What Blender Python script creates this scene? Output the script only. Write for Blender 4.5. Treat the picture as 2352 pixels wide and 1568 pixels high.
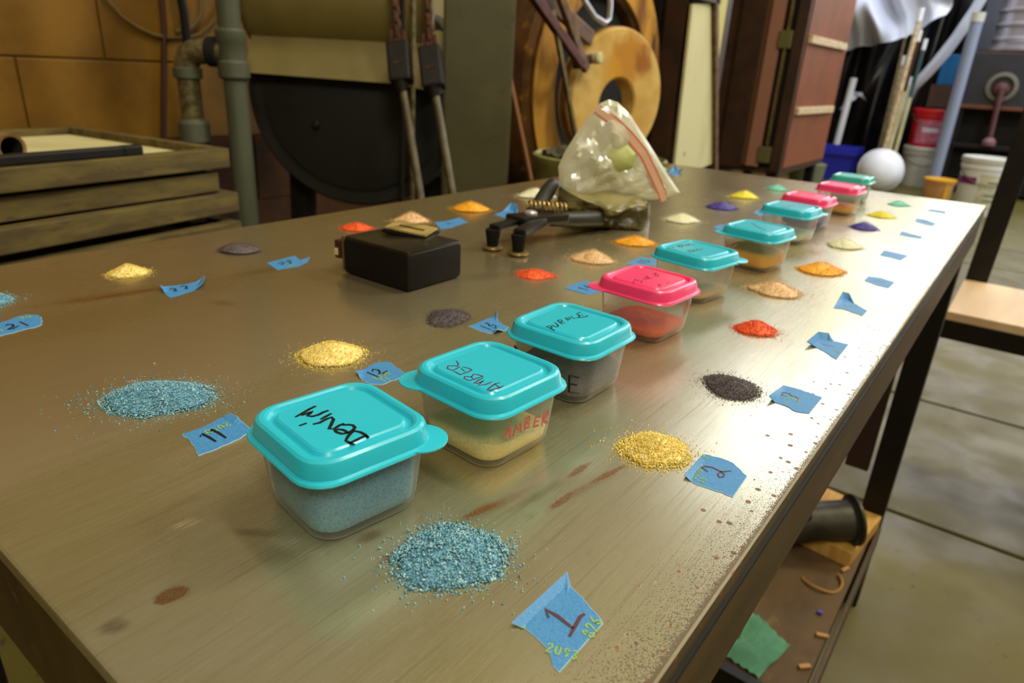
import bpy, bmesh, math, random
import numpy as np
from mathutils import Vector, Matrix
random.seed(7); RNG = np.random.default_rng(11)
for o in list(bpy.data.objects): bpy.data.objects.remove(o)
SC = bpy.context.scene; COL = SC.collection; PI = math.pi

# ------------------------------------------------------------------ camera, light, exposure
ZT = 0.71                                   # height of the table top
cam = bpy.data.cameras.new('camera'); cam_ob = bpy.data.objects.new('camera', cam); COL.objects.link(cam_ob)
_r = Vector((0.79436204, 0.60531546, 0.05081475)); _u = Vector((-0.2650096, 0.2700687, 0.92565264)); _f = Vector((-0.54658838, 0.74876972, -0.37494673))
cam_ob.matrix_world = Matrix(((_r.x, _u.x, -_f.x, 0), (_r.y, _u.y, -_f.y, 0), (_r.z, _u.z, -_f.z, ZT + 0.15), (0, 0, 0, 1)))
cam.sensor_width = 36; cam.lens = 36 * 1561.79 / 2352; cam.clip_start = 0.01; cam.clip_end = 60
cam.dof.use_dof = True; cam.dof.focus_distance = 0.27; cam.dof.aperture_fstop = 15.0
SC.camera = cam_ob
SC.view_settings.view_transform = 'Standard'; SC.view_settings.look = 'None'; SC.view_settings.gamma = 1
SC.view_settings.use_curve_mapping = False; SC.view_settings.exposure = 0.0
SC.cycles.use_denoising = True; SC.cycles.max_bounces = 10; SC.cycles.transparent_max_bounces = 24; SC.cycles.sample_clamp_indirect = 6
W = bpy.data.worlds.new('world'); SC.world = W; W.use_nodes = True
W.node_tree.nodes['Background'].inputs[0].default_value = (0.9, 0.85, 0.7, 1); W.node_tree.nodes['Background'].inputs[1].default_value = 0.05

def area(name, loc, target, sx, sy, power, col):
    l = bpy.data.lights.new(name, 'AREA'); l.shape = 'RECTANGLE'; l.size = sx; l.size_y = sy; l.energy = power; l.color = col
    o = bpy.data.objects.new(name, l); COL.objects.link(o); o.location = loc
    o.rotation_euler = (Vector(target) - Vector(loc)).to_track_quat('-Z', 'Y').to_euler(); return o
def lamp(name, loc, power, col, r=0.3):
    l = bpy.data.lights.new(name, 'POINT'); l.energy = power; l.color = col; l.shadow_soft_size = r
    o = bpy.data.objects.new(name, l); COL.objects.link(o); o.location = loc; return o
lamp('fill_light_near', (1.1, -0.8, 2.6), 122, (1.0, 0.95, 0.82), 0.35)  # unseen fill light, added to brighten the ceiling and the table
lamp('fill_light_left', (-1.0, -1.2, 2.7), 8, (1.0, 0.90, 0.62), 0.35)  # added fill behind the camera, for the ceiling and left wall
lamp('fill_light_far', (1.0, 2.4, 2.8), 150, (1.0, 0.94, 0.76), 0.3)  # added ceiling fill, set aside so the table never mirrors it
area('ceiling_lamp', (0.3, 1.2, 3.45), (0.3, 1.2, 0), 1.3, 0.3, 30, (1.0, 0.95, 0.80))
area('skylight', (0.3, 6.1, 3.55), (0.3, 6.0, 0), 4.4, 2.4, 165, (0.74, 0.81, 1.0))
area('daylight_door', (2.7, 6.4, 1.7), (-1.0, 6.2, 0.9), 2.4, 2.6, 60, (0.80, 0.88, 1.0))

# ------------------------------------------------------------------ helpers
def C(r, g, b):
    f = lambda v: (v / 255 / 12.92) if v / 255 <= 0.04045 else ((v / 255 + 0.055) / 1.055) ** 2.4
    return (f(r), f(g), f(b), 1)
class G:                                     # tiny node graph helper
    def __init__(s, name):
        s.m = bpy.data.materials.new(name); s.m.use_nodes = True; s.t = s.m.node_tree; s.b = s.t.nodes['Principled BSDF']
        s.out = s.t.nodes['Material Output']
    def n(s, typ, **kw):
        nd = s.t.nodes.new(typ)
        for k, v in kw.items():
            if k.startswith('i_'): nd.inputs[int(k[2:]) if k[2:].isdigit() else k[2:]].default_value = v
            else: setattr(nd, k, v)
        return nd
    def l(s, a, b): s.t.links.new(a, b)
    def math(s, op, a, b=None, c=None, clamp=False):
        nd = s.n('ShaderNodeMath', operation=op, use_clamp=clamp)
        for i, v in enumerate((a, b, c)):
            if v is None: continue
            if isinstance(v, (int, float)): nd.inputs[i].default_value = v
            else: s.l(v, nd.inputs[i])
        return nd.outputs[0]
    def mix(s, f, a, b):
        nd = s.n('ShaderNodeMix', data_type='RGBA')
        for i, v in ((0, f), (6, a), (7, b)):
            if isinstance(v, (int, float, tuple)): nd.inputs[i].default_value = v
            else: s.l(v, nd.inputs[i])
        return nd.outputs[2]
    def pos(s): return s.n('ShaderNodeNewGeometry').outputs['Position']
    def obj(s): return s.n('ShaderNodeTexCoord').outputs['Object']
    def noise(s, vec, scale, detail=4, rough=0.55, stretch=None, dist=0.0):
        if stretch:
            mp = s.n('ShaderNodeMapping'); s.l(vec, mp.inputs[0]); mp.inputs['Scale'].default_value = stretch; vec = mp.outputs[0]
        nd = s.n('ShaderNodeTexNoise'); s.l(vec, nd.inputs['Vector']); nd.inputs['Scale'].default_value = scale
        nd.inputs['Detail'].default_value = detail; nd.inputs['Roughness'].default_value = rough; nd.inputs['Distortion'].default_value = dist
        return nd.outputs[0]
    def smooth(s, v, a, b, lo=0.0, hi=1.0):
        nd = s.n('ShaderNodeMapRange', interpolation_type='SMOOTHSTEP'); s.l(v, nd.inputs[0])
        for i, x in ((1, a), (2, b), (3, lo), (4, hi)): nd.inputs[i].default_value = x
        return nd.outputs[0]
    def bump(s, h, strength=0.3, dist=0.001):
        nd = s.n('ShaderNodeBump'); s.l(h, nd.inputs['Height']); nd.inputs['Strength'].default_value = strength; nd.inputs['Distance'].default_value = dist
        s.l(nd.outputs[0], s.b.inputs['Normal'])
    def set(s, col=None, rough=None, metal=None, **kw):
        for k, v in (('Base Color', col), ('Roughness', rough), ('Metallic', metal)) + tuple(kw.items()):
            if v is None: continue
            k = k.replace('_', ' ') if k not in s.b.inputs else k
            if isinstance(v, (int, float, tuple)): s.b.inputs[k].default_value = v
            else: s.l(v, s.b.inputs[k])
MATS = {}
def mat(name, c1, c2=None, rough=0.6, metal=0.0, scale=12, stretch=None, bump=0.0, bdist=0.002, lo=0.35, hi=0.65, spec=None, c3=None, world=False):
    if name in MATS: return MATS[name]
    g = G(name); p = g.pos() if world else g.obj()
    if c2:
        nz = g.noise(p, scale, 6, 0.6, stretch); f = g.smooth(nz, lo, hi); col = g.mix(f, c1, c2)
        if c3: col = g.mix(g.smooth(g.noise(p, scale * 3.1, 5, 0.65, stretch), 0.58, 0.7), col, c3)
    else: nz = g.noise(p, scale, 4); col = c1
    g.set(col, rough, metal)
    if spec is not None: g.b.inputs['Specular IOR Level'].default_value = spec
    if bump: g.bump(nz, bump, bdist)
    MATS[name] = g.m; return g.m

class MB:                                    # collects geometry for ONE mesh
    def __init__(s): s.v = []; s.f = []
    def add(s, vs, fs):
        k = len(s.v); s.v += [tuple(v) for v in vs]; s.f += [tuple(k + i for i in f) for f in fs]; return s
    def box(s, c, d, rot=None, bev=0.0):
        bm = bmesh.new(); bmesh.ops.create_cube(bm, size=1)
        bmesh.ops.scale(bm, vec=Vector(d), verts=bm.verts)
        if bev: bmesh.ops.bevel(bm, geom=bm.edges[:], offset=bev, segments=2, affect='EDGES', profile=0.6)
        M = (rot if rot is not None else Matrix.Identity(3))
        bm.verts.index_update(); s.add([M @ v.co + Vector(c) for v in bm.verts], [[v.index for v in f.verts] for f in bm.faces]); bm.free(); return s
    def span(s, a, b, bev=0.0):              # box from corner to corner
        a, b = Vector(a), Vector(b); return s.box((a + b) / 2, [abs(x) for x in (b - a)], None, bev)
    def bar(s, a, b, w, h, up=(0, 0, 1), bev=0.0):   # square bar from a to b
        a, b = Vector(a), Vector(b); x = (b - a).normalized(); y = Vector(up).cross(x)
        if y.length < 1e-4: y = Vector((0, 1, 0)).cross(x)
        y.normalize(); z = x.cross(y); M = Matrix((x, y, z)).transposed()
        return s.box((a + b) / 2, ((b - a).length, w, h), M, bev)
    def rings(s, rs, cap0=True, cap1=True, closed=False):
        n = len(rs[0]); k = len(s.v)
        for r in rs: s.v += [tuple(p) for p in r]
        m = len(rs)
        for i in range(m if closed else m - 1):
            j = (i + 1) % m
            for a in range(n):
                b = (a + 1) % n; s.f.append((k + i * n + a, k + i * n + b, k + j * n + b, k + j * n + a))
        if not closed:
            if cap0: s.f.append(tuple(k + a for a in reversed(range(n))))
            if cap1: s.f.append(tuple(k + (m - 1) * n + a for a in range(n)))
        return s
    def tube(s, pts, r, n=10, cap=True):
        pts = [Vector(p) for p in pts]; rs = []; up = None
        for i, p in enumerate(pts):
            t = (pts[min(i + 1, len(pts) - 1)] - pts[max(i - 1, 0)]).normalized()
            if up is None: up = t.orthogonal().normalized()
            up = (up - t * up.dot(t)).normalized(); w = t.cross(up); ri = r[i] if isinstance(r, (list, tuple)) else r
            rs.append([p + ri * (math.cos(2 * PI * a / n) * up + math.sin(2 * PI * a / n) * w) for a in range(n)])
        return s.rings(rs, cap, cap)
    def lathe(s, base, prof, n=28, axis=(0, 0, 1), cap0=True, cap1=True):
        ax = Vector(axis).normalized(); u = ax.orthogonal().normalized(); w = ax.cross(u); base = Vector(base)
        return s.rings([[base + ax * z + r * (math.cos(2 * PI * a / n) * u + math.sin(2 * PI * a / n) * w) for a in range(n)] for r, z in prof], cap0, cap1)
    def ribbon(s, pts, w, nrm):              # flat marker stroke
        pts = [Vector(p) for p in pts]; nrm = Vector(nrm)
        q = [pts[0]]
        for a, b in zip(pts, pts[1:]):
            if (b - a).length > 1e-6: q.append(b)
        if len(q) < 2: return s
        d0 = (q[1] - q[0]).normalized(); d1 = (q[-1] - q[-2]).normalized()
        q[0] = q[0] - d0 * w * .35; q[-1] = q[-1] + d1 * w * .35; L = []; Rr = []
        for i, p in enumerate(q):
            t = (q[min(i + 1, len(q) - 1)] - q[max(i - 1, 0)]).normalized(); sd = nrm.cross(t).normalized() * w / 2
            if i in (0, len(q) - 1): sd *= .7
            L.append(p + sd); Rr.append(p - sd)
        k = len(s.v); n = len(q); s.v += [tuple(p) for p in L + Rr]
        s.f += [(k + i, k + n + i, k + n + i + 1, k + i + 1) for i in range(n - 1)]; return s
    def build(s, name, m, parent=None, smooth=False, angle=35, kind=None, label=None):
        me = bpy.data.meshes.new(name); off = Vector(parent_world(parent)) if parent is not None else Vector((0, 0, 0))
        me.from_pydata([tuple(Vector(v) - off) for v in s.v], [], s.f); me.update()
        bm = bmesh.new(); bm.from_mesh(me); bmesh.ops.recalc_face_normals(bm, faces=bm.faces); bm.to_mesh(me); bm.free()
        if m: me.materials.append(m)
        if smooth:
            me.polygons.foreach_set('use_smooth', [True] * len(me.polygons))
            me.set_sharp_from_angle(angle=math.radians(angle))
        o = bpy.data.objects.new(name, me); COL.objects.link(o)
        if parent is not None: o.parent = parent
        if kind: o['kind'] = kind
        if label: o['label'] = label
        return o
LOCAL = set()                                # things whose parts are given in local coordinates
def parent_world(p):
    if p.name in LOCAL: return (0, 0, 0)
    v = Vector((0, 0, 0))
    while p is not None: v = v + p.location; p = p.parent
    return v
def tag(o, label, cat, group=None):
    o['label'] = label; o['category'] = cat
    if group: o['group'] = group
    return o
def thing(name, label, cat, loc=(0, 0, 0), rotz=0, group=None):
    o = bpy.data.objects.new(name, None); COL.objects.link(o); o.empty_display_size = 0.02
    o.location = loc; o.rotation_euler = (0, 0, rotz); return tag(o, label, cat, group)
def struct(o): o['kind'] = 'structure'; return o

# ------------------------------------------------------------------ materials
yellow_paint = mat('yellow_wall_paint', C(136, 96, 5), C(114, 79, 4), 0.55, scale=5, bump=0.15, world=True)
mortar = mat('wall_mortar', C(96, 66, 4), None, 0.9)
brown_paint = mat('brown_paint', C(82, 46, 8), C(60, 33, 6), 0.8, scale=8)
black_steel = mat('black_steel', C(15, 13, 11), C(24, 19, 14), 0.5, 0.0, scale=25, spec=.3)
dark_rust_steel = mat('dark_rusty_steel', C(58, 44, 20), C(74, 55, 24), 0.55, 0.0, scale=30, stretch=(1, .2, 1), c3=C(88, 60, 26), spec=.35)
red_brown_steel = mat('red_brown_steel', C(88, 40, 26), C(60, 30, 20), 0.6, 0.3, scale=20)
plywood = mat('plywood', C(206, 178, 140), C(190, 160, 122), 0.6, scale=14, stretch=(1, .15, 1))
old_wood = mat('weathered_wood', C(102, 87, 36), C(74, 60, 22), 0.8, scale=9, stretch=(6, 1, 6), c3=C(70, 54, 28), bump=.3)
cream_board = mat('cream_board', C(208, 200, 150), C(188, 178, 128), 0.75, scale=6)
pine_block = mat('pine_block', C(210, 166, 86), C(184, 138, 62), 0.7, scale=10, stretch=(6, 1, 1))
cardboard = mat('cardboard', C(134, 100, 62), C(112, 80, 46), 0.85, scale=10)
inside_dark = mat('dark_inside', C(14, 12, 9), None, 0.95)
pvc = mat('grey_pipe', C(88, 92, 74), C(72, 76, 60), 0.5, scale=8, stretch=(1, 1, .3))
galvanized = mat('galvanized_steel', C(124, 114, 78), C(78, 70, 44), 0.45, 0.4, scale=60)
grey_enamel = mat('grey_enamel', C(134, 120, 66), C(122, 108, 58), 0.5, 0.0, scale=4)
shaded_enamel = mat('shaded_enamel', C(25, 24, 18), C(19, 18, 13), 0.7, 0.0, scale=5)  # drum face colour holds the shade cast by the hood
panel_paint = mat('grey_green_panel', C(84, 80, 50), C(74, 70, 42), 0.5, 0.1, scale=5, c3=C(68, 58, 32))
rust = mat('rusty_iron', C(94, 54, 26), C(52, 32, 18), 0.8, 0.3, scale=60)
refractory = mat('scorched_refractory', C(206, 170, 96), C(188, 138, 48), 0.9, scale=5, lo=.42, hi=.66, c3=C(158, 96, 22))
scorched = mat('scorched_shell', C(104, 66, 18), C(48, 26, 9), 0.85, scale=4, c3=C(160, 112, 24))
scale_steel = mat('heat_scaled_steel', C(88, 64, 44), C(120, 92, 62), 0.6, 0.4, scale=25)
bright_steel = mat('bright_steel', C(186, 184, 190), None, 0.32, 0.55)
dark_brown = mat('dark_brown_paint', C(62, 37, 15), C(46, 27, 11), 0.55, scale=9)
red_brown_panel = mat('red_brown_panel', C(126, 66, 24), C(110, 58, 20), 0.6, scale=4)
pink_brown = mat('faded_pink_strip', C(150, 104, 84), None, 0.7)
brass = mat('tarnished_brass', C(118, 98, 46), C(84, 72, 34), 0.5, 0.5, scale=30)
white_paint = mat('worn_white_wood', C(214, 198, 160), C(170, 140, 96), 0.7, scale=40)
white_plastic = mat('white_plastic', C(226, 228, 230), None, 0.4)
old_white_plastic = mat('dirty_white_plastic', C(196, 196, 182), C(176, 176, 164), 0.5, scale=7)
red_plastic = mat('red_plastic', C(196, 22, 32), None, 0.4)
blue_plastic = mat('blue_plastic', C(40, 46, 170), None, 0.4)
yellow_plastic = mat('yellow_plastic', C(226, 164, 26), None, 0.45)
purple_print = mat('purple_print', C(132, 24, 116), None, 0.5)
black_plastic_sheet = mat('black_plastic_sheet', C(16, 16, 19), None, 0.28)
white_sheet = mat('white_plastic_sheet', C(206, 212, 224), None, 0.3)
blue_tarp = mat('blue_tarp', C(18, 110, 168), None, 0.5)
dark_grey_paint = mat('dark_grey_paint', C(36, 37, 43), C(29, 30, 35), 0.5, scale=6)
orange_wood = mat('orange_brown_wood', C(110, 62, 30), C(96, 54, 28), 0.7, scale=12)
pump_paint = mat('maroon_paint', C(84, 42, 40), C(68, 32, 30), 0.5, scale=14)
green_cloth = mat('green_cloth', C(86, 142, 110), C(66, 116, 88), 0.9, scale=16, bump=.4, bdist=.004)
olive_tub = mat('olive_tub', C(142, 138, 76), C(118, 112, 58), 0.6, scale=10)

# ------------------------------------------------------------------ room shell
g = G('concrete'); p = g.pos()
c = g.mix(g.smooth(g.noise(p, 1.6, 5, 0.6), .35, .68), C(92, 84, 28), C(79, 71, 21))
c = g.mix(g.smooth(g.noise(p, 9, 6, 0.65), .52, .72), c, C(78, 68, 36))
c = g.mix(g.smooth(g.noise(p, 34, 3, 0.5), .66, .74), c, C(66, 48, 26))
g.set(c, g.smooth(g.noise(p, 6, 4), .3, .7, .5, .7)); g.bump(g.noise(p, 60, 4), .1, .002); MATS['concrete'] = g.m
joint = mat('joint_dirt', C(70, 58, 32), None, .95)
floor = struct(MB().span((-2.2, -2.9, -.05), (3.2, 8.4, -.008)).build('floor', joint))
ys = [-2.9, -1.6, -.25, 1.52, 2.213, 4.35, 4.925, 6.4, 8.4]
for a, b in zip(ys, ys[1:]):
    MB().span((-2.2, a + .006, -.03), (3.2, b - .006, 0), .004).build('floor_slab', MATS['concrete'], floor)
WX = -1.95
dimmed_block = mat('dimmed_upper_wall', C(78, 58, 14), C(68, 50, 12), .7, scale=5, world=True)  # unseen upper blocks coloured dark olive to dim their reflection in the table
wl = struct(MB().span((WX - .12, -2.9, 0), (WX - .005, 8.4, 3.6)).build('wall_left', mortar))
for k in range(-4, 14):                                          # painted concrete blocks, pieces of the wall
    z0 = .822 + .2 * (k - 0); z1 = z0 + .2; off = .86 if k % 2 == 0 else .66
    y = off - 2.0
    while y < (3.0 if k < 6 else 5.0):
        MB().span((WX - .04, y + .002, max(z0 + .002, .01)), (WX + RNG.uniform(-.001, .001), y + .398, min(z1 - .002, 3.595)), .003).build('block', dimmed_block if z0 > 1.75 else yellow_paint if z0 > .6 else brown_paint, wl)
        y += .4
drab = mat('drab_wall_paint', C(120, 108, 72), C(104, 92, 58), .7, scale=3, world=True)
tan_ceiling = mat('tan_ceiling', C(206, 192, 146), C(186, 172, 126), .9, scale=2, world=True)
struct(MB().span((-2.2, 8.4, 0), (3.2, 8.5, 3.6)).build('wall_back', mat('back_wall_paint', C(92, 94, 100), None, .8)))
struct(MB().span((3.2, -2.9, 0), (3.3, 8.4, 3.6)).build('wall_right', drab))
struct(MB().span((-2.2, -3.0, 0), (3.2, -2.9, 3.6)).build('wall_front', drab))
struct(MB().span((-2.2, -2.9, 3.6), (3.2, 8.4, 3.7)).build('ceiling', tan_ceiling))
g = G('lit_window_glass'); g.set(C(225, 235, 255), .2); g.b.inputs['Emission Color'].default_value = (1, .97, .90, 1); g.b.inputs['Emission Strength'].default_value = 9.0; MATS['pane'] = g.m
win = struct(MB().span((-1.5, 8.36, 2.15), (2.3, 8.4, 2.23)).span((-1.5, 8.36, 3.37), (2.3, 8.4, 3.45)).build('window_1', dark_grey_paint))
for k in range(5): MB().span((-1.5 + k * .935, 8.36, 2.23), (-1.44 + k * .935, 8.4, 3.37)).build('window_frame', dark_grey_paint, win)
for k in range(4): MB().span((-1.44 + k * .935, 8.375, 2.23), (-1.5 + (k + 1) * .935, 8.39, 3.37)).build('window_pane', MATS['pane'], win)

# ------------------------------------------------------------------ left: crates, pipes, cables
A = Vector((-1.05, .632)); th = math.radians(8.5)
def cw(x, y, z, t=th): return Vector((A.x + math.cos(t) * x - math.sin(t) * y, A.y + math.sin(t) * x + math.cos(t) * y, z))
def tray(z0, z1, inset, rot, label, cream=False, gap=None):
    t = thing('wooden_tray', label, 'tray', cw(-.21, -.36, z0, th), 0, 'wooden trays stacked beside the table')
    R = Matrix.Rotation(th + rot, 3, 'Z'); w, l, b = .42 - inset, .72 - inset, .022
    o = Vector(cw(-.21, -.36, 0))
    def bx(c, d, name, m):
        MB().box(o + R @ Vector(c), d, R, .002).build(name, m, t)
    h = z1 - z0; zc = (z0 + z1) / 2
    bx((w / 2 - b / 2, 0, zc), (b, l, h), 'side_board', old_wood); bx((-w / 2 + b / 2, 0, zc), (b, l, h), 'side_board', old_wood)
    bx((0, l / 2 - b / 2, zc), (w - 2 * b, b, h), 'end_board', old_wood); bx((0, -l / 2 + b / 2, zc), (w - 2 * b, b, h), 'end_board', old_wood)
    bx((0, 0, z0 + h * .5), (w - 2 * b, l - 2 * b, .006), 'bottom_panel', cream_board if cream else old_wood)
    return t
tray(.683, .7135, 0, 0, 'top weathered wooden tray with a cream board inside, cardboard tube lying on it', True)
tray(.6455, .676, .03, -.02, 'second weathered wooden tray down, set back under the top tray with the cream board')
tray(.610, .642, -.012, .015, 'third weathered wooden tray down, its wide rim sticking out under the set-back tray')
tray(.560, .596, -.01, -.015, 'fourth weathered wooden tray down, dark gap above it, level with the steel table edge')
tray(.520, .556, -.01, .02, 'lowest weathered wooden tray of the stack, resting on the rough wooden stand')
for z0, z1 in ((.676, .683), (.642, .6455), (.596, .610)):
    pass
def spacer(z0, z1, label):
    o = Vector(cw(-.21, -.36, 0)); R = Matrix.Rotation(th, 3, 'Z'); t = thing('spacer_batten', label, 'batten', cw(-.21, -.36, z0), 0, 'battens between the trays')
    for x, y in ((.13, .31), (-.13, .31), (.13, -.31), (-.13, -.31)): MB().box(o + R @ Vector((x, y, (z0 + z1) / 2)), (.1, .03, z1 - z0), R).build('batten', old_wood, t)
spacer(.676, .683, 'thin battens packed under the topmost tray'); spacer(.642, .6455, 'thin battens packed under the set-back second tray')
spacer(.596, .610, 'thicker battens in the dark gap above the fourth tray'); spacer(.556, .560, 'thin battens packed above the lowest tray')
t = thing('wooden_stand', 'rough wooden stand carrying the stack of weathered trays', 'stand', cw(-.21, -.36, 0))
o_ = Vector(cw(-.21, -.36, 0)); R_ = Matrix.Rotation(th, 3, 'Z')
MB().box(o_ + R_ @ Vector((0, 0, .505)), (.42, .72, .03), R_, .003).build('stand_top', old_wood, t)
for x in (-.18, .18):
    for y in (-.33, .33): MB().box(o_ + R_ @ Vector((x, y, .245)), (.05, .05, .49), R_, .003).build('leg', old_wood, t)
t = thing('cardboard_tube', 'brown cardboard tube with a dark open end lying on the cream board', 'tube', cw(-.2, -.27, .7015))
m = MB(); d_ = (cw(-1, -.12, 0) - cw(0, 0, 0)).normalized(); e0 = cw(-.115, -.262, .7205)
m.lathe(e0, [(.0155, .002), (.019, 0), (.019, .27), (.0155, .27)], 24, d_, False, False).build('tube_wall', cardboard, t, True)
MB().lathe(e0, [(.0154, .004), (.0154, .265)], 20, d_, False, True).build('tube_bore', inside_dark, t, True)
t = thing('steel_bar', 'dark steel bar lying along the rim of the top tray', 'bar', cw(-.01, -.25, .7135))
MB().bar(cw(-.012, -.155, .7205), cw(-.012, -.62, .7205), .014, .014, bev=.003).build('shaft', black_steel, t)
MB().box(cw(-.012, -.16, .7205), (.016, .03, .0145), R_, .003).build('end_cap', black_steel, t)
t = MB().box(cw(-.050, -.165, .7085), (.03, .075, .018), R_, .002).build('wood_offcut', old_wood); tag(t, 'small flat wood offcut on the top tray behind the steel bar', 'offcut')

t = thing('drain_pipe', 'tall grey pipe with a tee and a side branch with rough couplings', 'pipe', (-1.5, .935, 0))
P0 = Vector((-1.5, .935, 0)); bd = Vector((-.79, -.61, 0)).normalized()
MB().tube([P0, P0 + Vector((0, 0, 2.6))], .025, 20).build('riser', pvc, t, True)
MB().lathe(P0, [(.030, .80), (.034, .805), (.034, .835), (.030, .84), (.030, .875), (.033, .88), (.033, .90), (.029, .905)], 20).build('tee', pvc, t, True)
br = [P0 + Vector((0, 0, .855)) + bd * .02, P0 + Vector((0, 0, .855)) + bd * .07]
el = [P0 + Vector((0, 0, .855)) + bd * (.07 + .035 * math.sin(a)) + Vector((0, 0, -.035 * (1 - math.cos(a)))) for a in np.linspace(.2, PI / 2, 6)]
MB().tube(br + el, .027, 16).build('elbow', galvanized, t, True)
MB().lathe(P0 + Vector((0, 0, .855)) + bd * .03, [(.030, 0), (.032, .004), (.032, .02), (.030, .024)], 18, bd).build('collar', inside_dark, t, True)
q0 = P0 + bd * .105
MB().lathe(q0, [(.024, .66), (.024, .80)], 18).build('galvanized_nipple', galvanized, t, True)
MB().lathe(q0, [(.024, .795), (.031, .798), (.031, .818), (.026, .822)], 18).build('collar', pvc, t, True)
MB().lathe(q0, [(.029, .0), (.029, .655), (.034, .66), (.034, .70), (.029, .705), (.024, .71)], 18).build('branch', pvc, t, True)

t = thing('wall_cable', 'olive cable hanging in a loop on the yellow block wall', 'cable', (WX, .9, .88))
MB().tube([(WX + .012, y, z) for y, z in ((.84, 1.10), (.88, .96), (.91, .925), (.946, .903), (.985, .888), (1.023, .884), (1.07, .886), (1.11, .896), (1.15, .925), (1.182, .958), (1.22, 1.02), (1.25, 1.1))], .005, 8).build('loop', mat('olive_cable', C(112, 88, 30), None, .6), t, True)
MB().tube([(WX + .022, y, z) for y, z in ((1.04, .90), (1.075, .905), (1.10, .925), (1.118, .95), (1.122, .99), (1.124, 1.1))], .006, 8).build('loop', MATS['olive_cable'], t, True)
t = tag(MB().tube([(WX + .012, 1.03, 1.2), (WX + .012, 1.015, .9), (WX + .012, .975, .634), (WX + .012, .96, .3)], .007, 8).build('wall_cable', mat('dark_red_cable', C(64, 24, 14), None, .5), None, True), 'thin dark red cable running straight down the yellow wall', 'cable')
t = tag(MB().tube([(WX + .035, 1.03, 1.3), (WX + .035, 1.062, .95), (WX + .035, 1.062, .6), (WX + .035, 1.05, .2)], .011, 8).build('wall_cable', black_steel, None, True), 'thick black cable running down the yellow wall beside the branch pipe', 'cable')

# ------------------------------------------------------------------ grey drum machine, steel cabinet, hooks
t = thing('drum_machine', 'large grey drum machine with a light hood above a dark round face', 'machine', (-1.45, 1.25, 0))
ax = Vector((.59, -.81, 0)).normalized(); rt = Vector((.81, .59, 0)).normalized(); Dc = Vector((-1.40, 1.204, .771))
MB().lathe(Dc, [(.262, -.20), (.275, -.195), (.275, -.012), (.268, 0)], 56, ax).build('drum', shaded_enamel, t, True)
MB().lathe(Dc, [(.235, -.002), (.235, .004), (.228, .007)], 56, ax).build('face_plate', shaded_enamel, t, True)
MB().lathe(Dc + rt * -.105 + Vector((0, 0, -.075)), [(.010, 0), (.010, .012), (.006, .016)], 14, ax).build('knob', black_steel, t, True)
MB().lathe(Dc + rt * -.19 + Vector((0, 0, .03)), [(.008, 0), (.008, .01), (.005, .013)], 12, ax).build('bolt', black_steel, t, True)
hb = [Vector((-1.623, 1.062, .813)), Vector((-1.331, 1.272, .806)), Vector((-1.235, 1.345, .79)), Vector((-1.25, 1.38, .955)), Vector((-1.367, 1.302, .952)), Vector((-1.63, 1.105, .935))]
hb = [v + ax * (.06 if i < 3 else .045) for i, v in enumerate(hb)]
bk = [v - ax * .16 for v in hb]
MB().add(hb + bk, [(0, 1, 4, 5), (1, 2, 3, 4), (5, 4, 10, 11), (4, 3, 9, 10), (0, 6, 7, 1), (1, 7, 8, 2), (0, 5, 11, 6), (2, 8, 9, 3), (6, 11, 10, 7), (7, 10, 9, 8)]).build('hood', grey_enamel, t)
MB().bar(hb[5] + ax * .003, hb[4] + ax * .003, .006, .008).build('hood_seam', grey_enamel, t)
hs = Vector((-1.655, 1.10, 1.02)) - ax * .05
MB().lathe(hs, [(.05, -.022), (.11, -.016), (.155, -.004), (.172, .012), (.175, .03), (.175, .46)], 40, rt).build('upper_housing', grey_enamel, t, True)
for s in (-.18, .18):
    MB().bar(Dc + rt * s - ax * .1 + Vector((0, 0, -.2)), Vector((Dc.x, Dc.y, 0)) + rt * s * 1.1 - ax * .1, .04, .06).build('leg', black_steel, t)
MB().box(Vector((Dc.x, Dc.y, .30)) - ax * .1, (.36, .03, .04), Matrix((rt, -ax, Vector((0, 0, 1)))).transposed()).build('cross_bar', black_steel, t)
t = thing('steel_panel', 'plain grey-green steel panel standing right of the drum machine', 'panel', (-1.10, 1.32, 0))
a, b = Vector((-1.167, 1.265, 0)), Vector((-1.040, 1.369, 0)); dr = (b - a).normalized(); nn = Vector((-dr.y, dr.x, 0))
Rc = Matrix((dr, nn, Vector((0, 0, 1)))).transposed(); w = (b - a).length
MB().box((a + b) / 2 + nn * .014 + Vector((0, 0, 1.0)), (w, .02, 1.9), Rc, .003).build('sheet', panel_paint, t)
MB().box((a + b) / 2 + nn * .003 + Vector((0, 0, 1.0)), (w - .012, .004, 1.86), Rc, .001).build('face_skin', panel_paint, t)
MB().box((a + b) / 2 + nn * .014 + Vector((0, 0, .025)), (w + .02, .04, .05), Rc).build('plinth', black_steel, t)

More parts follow.
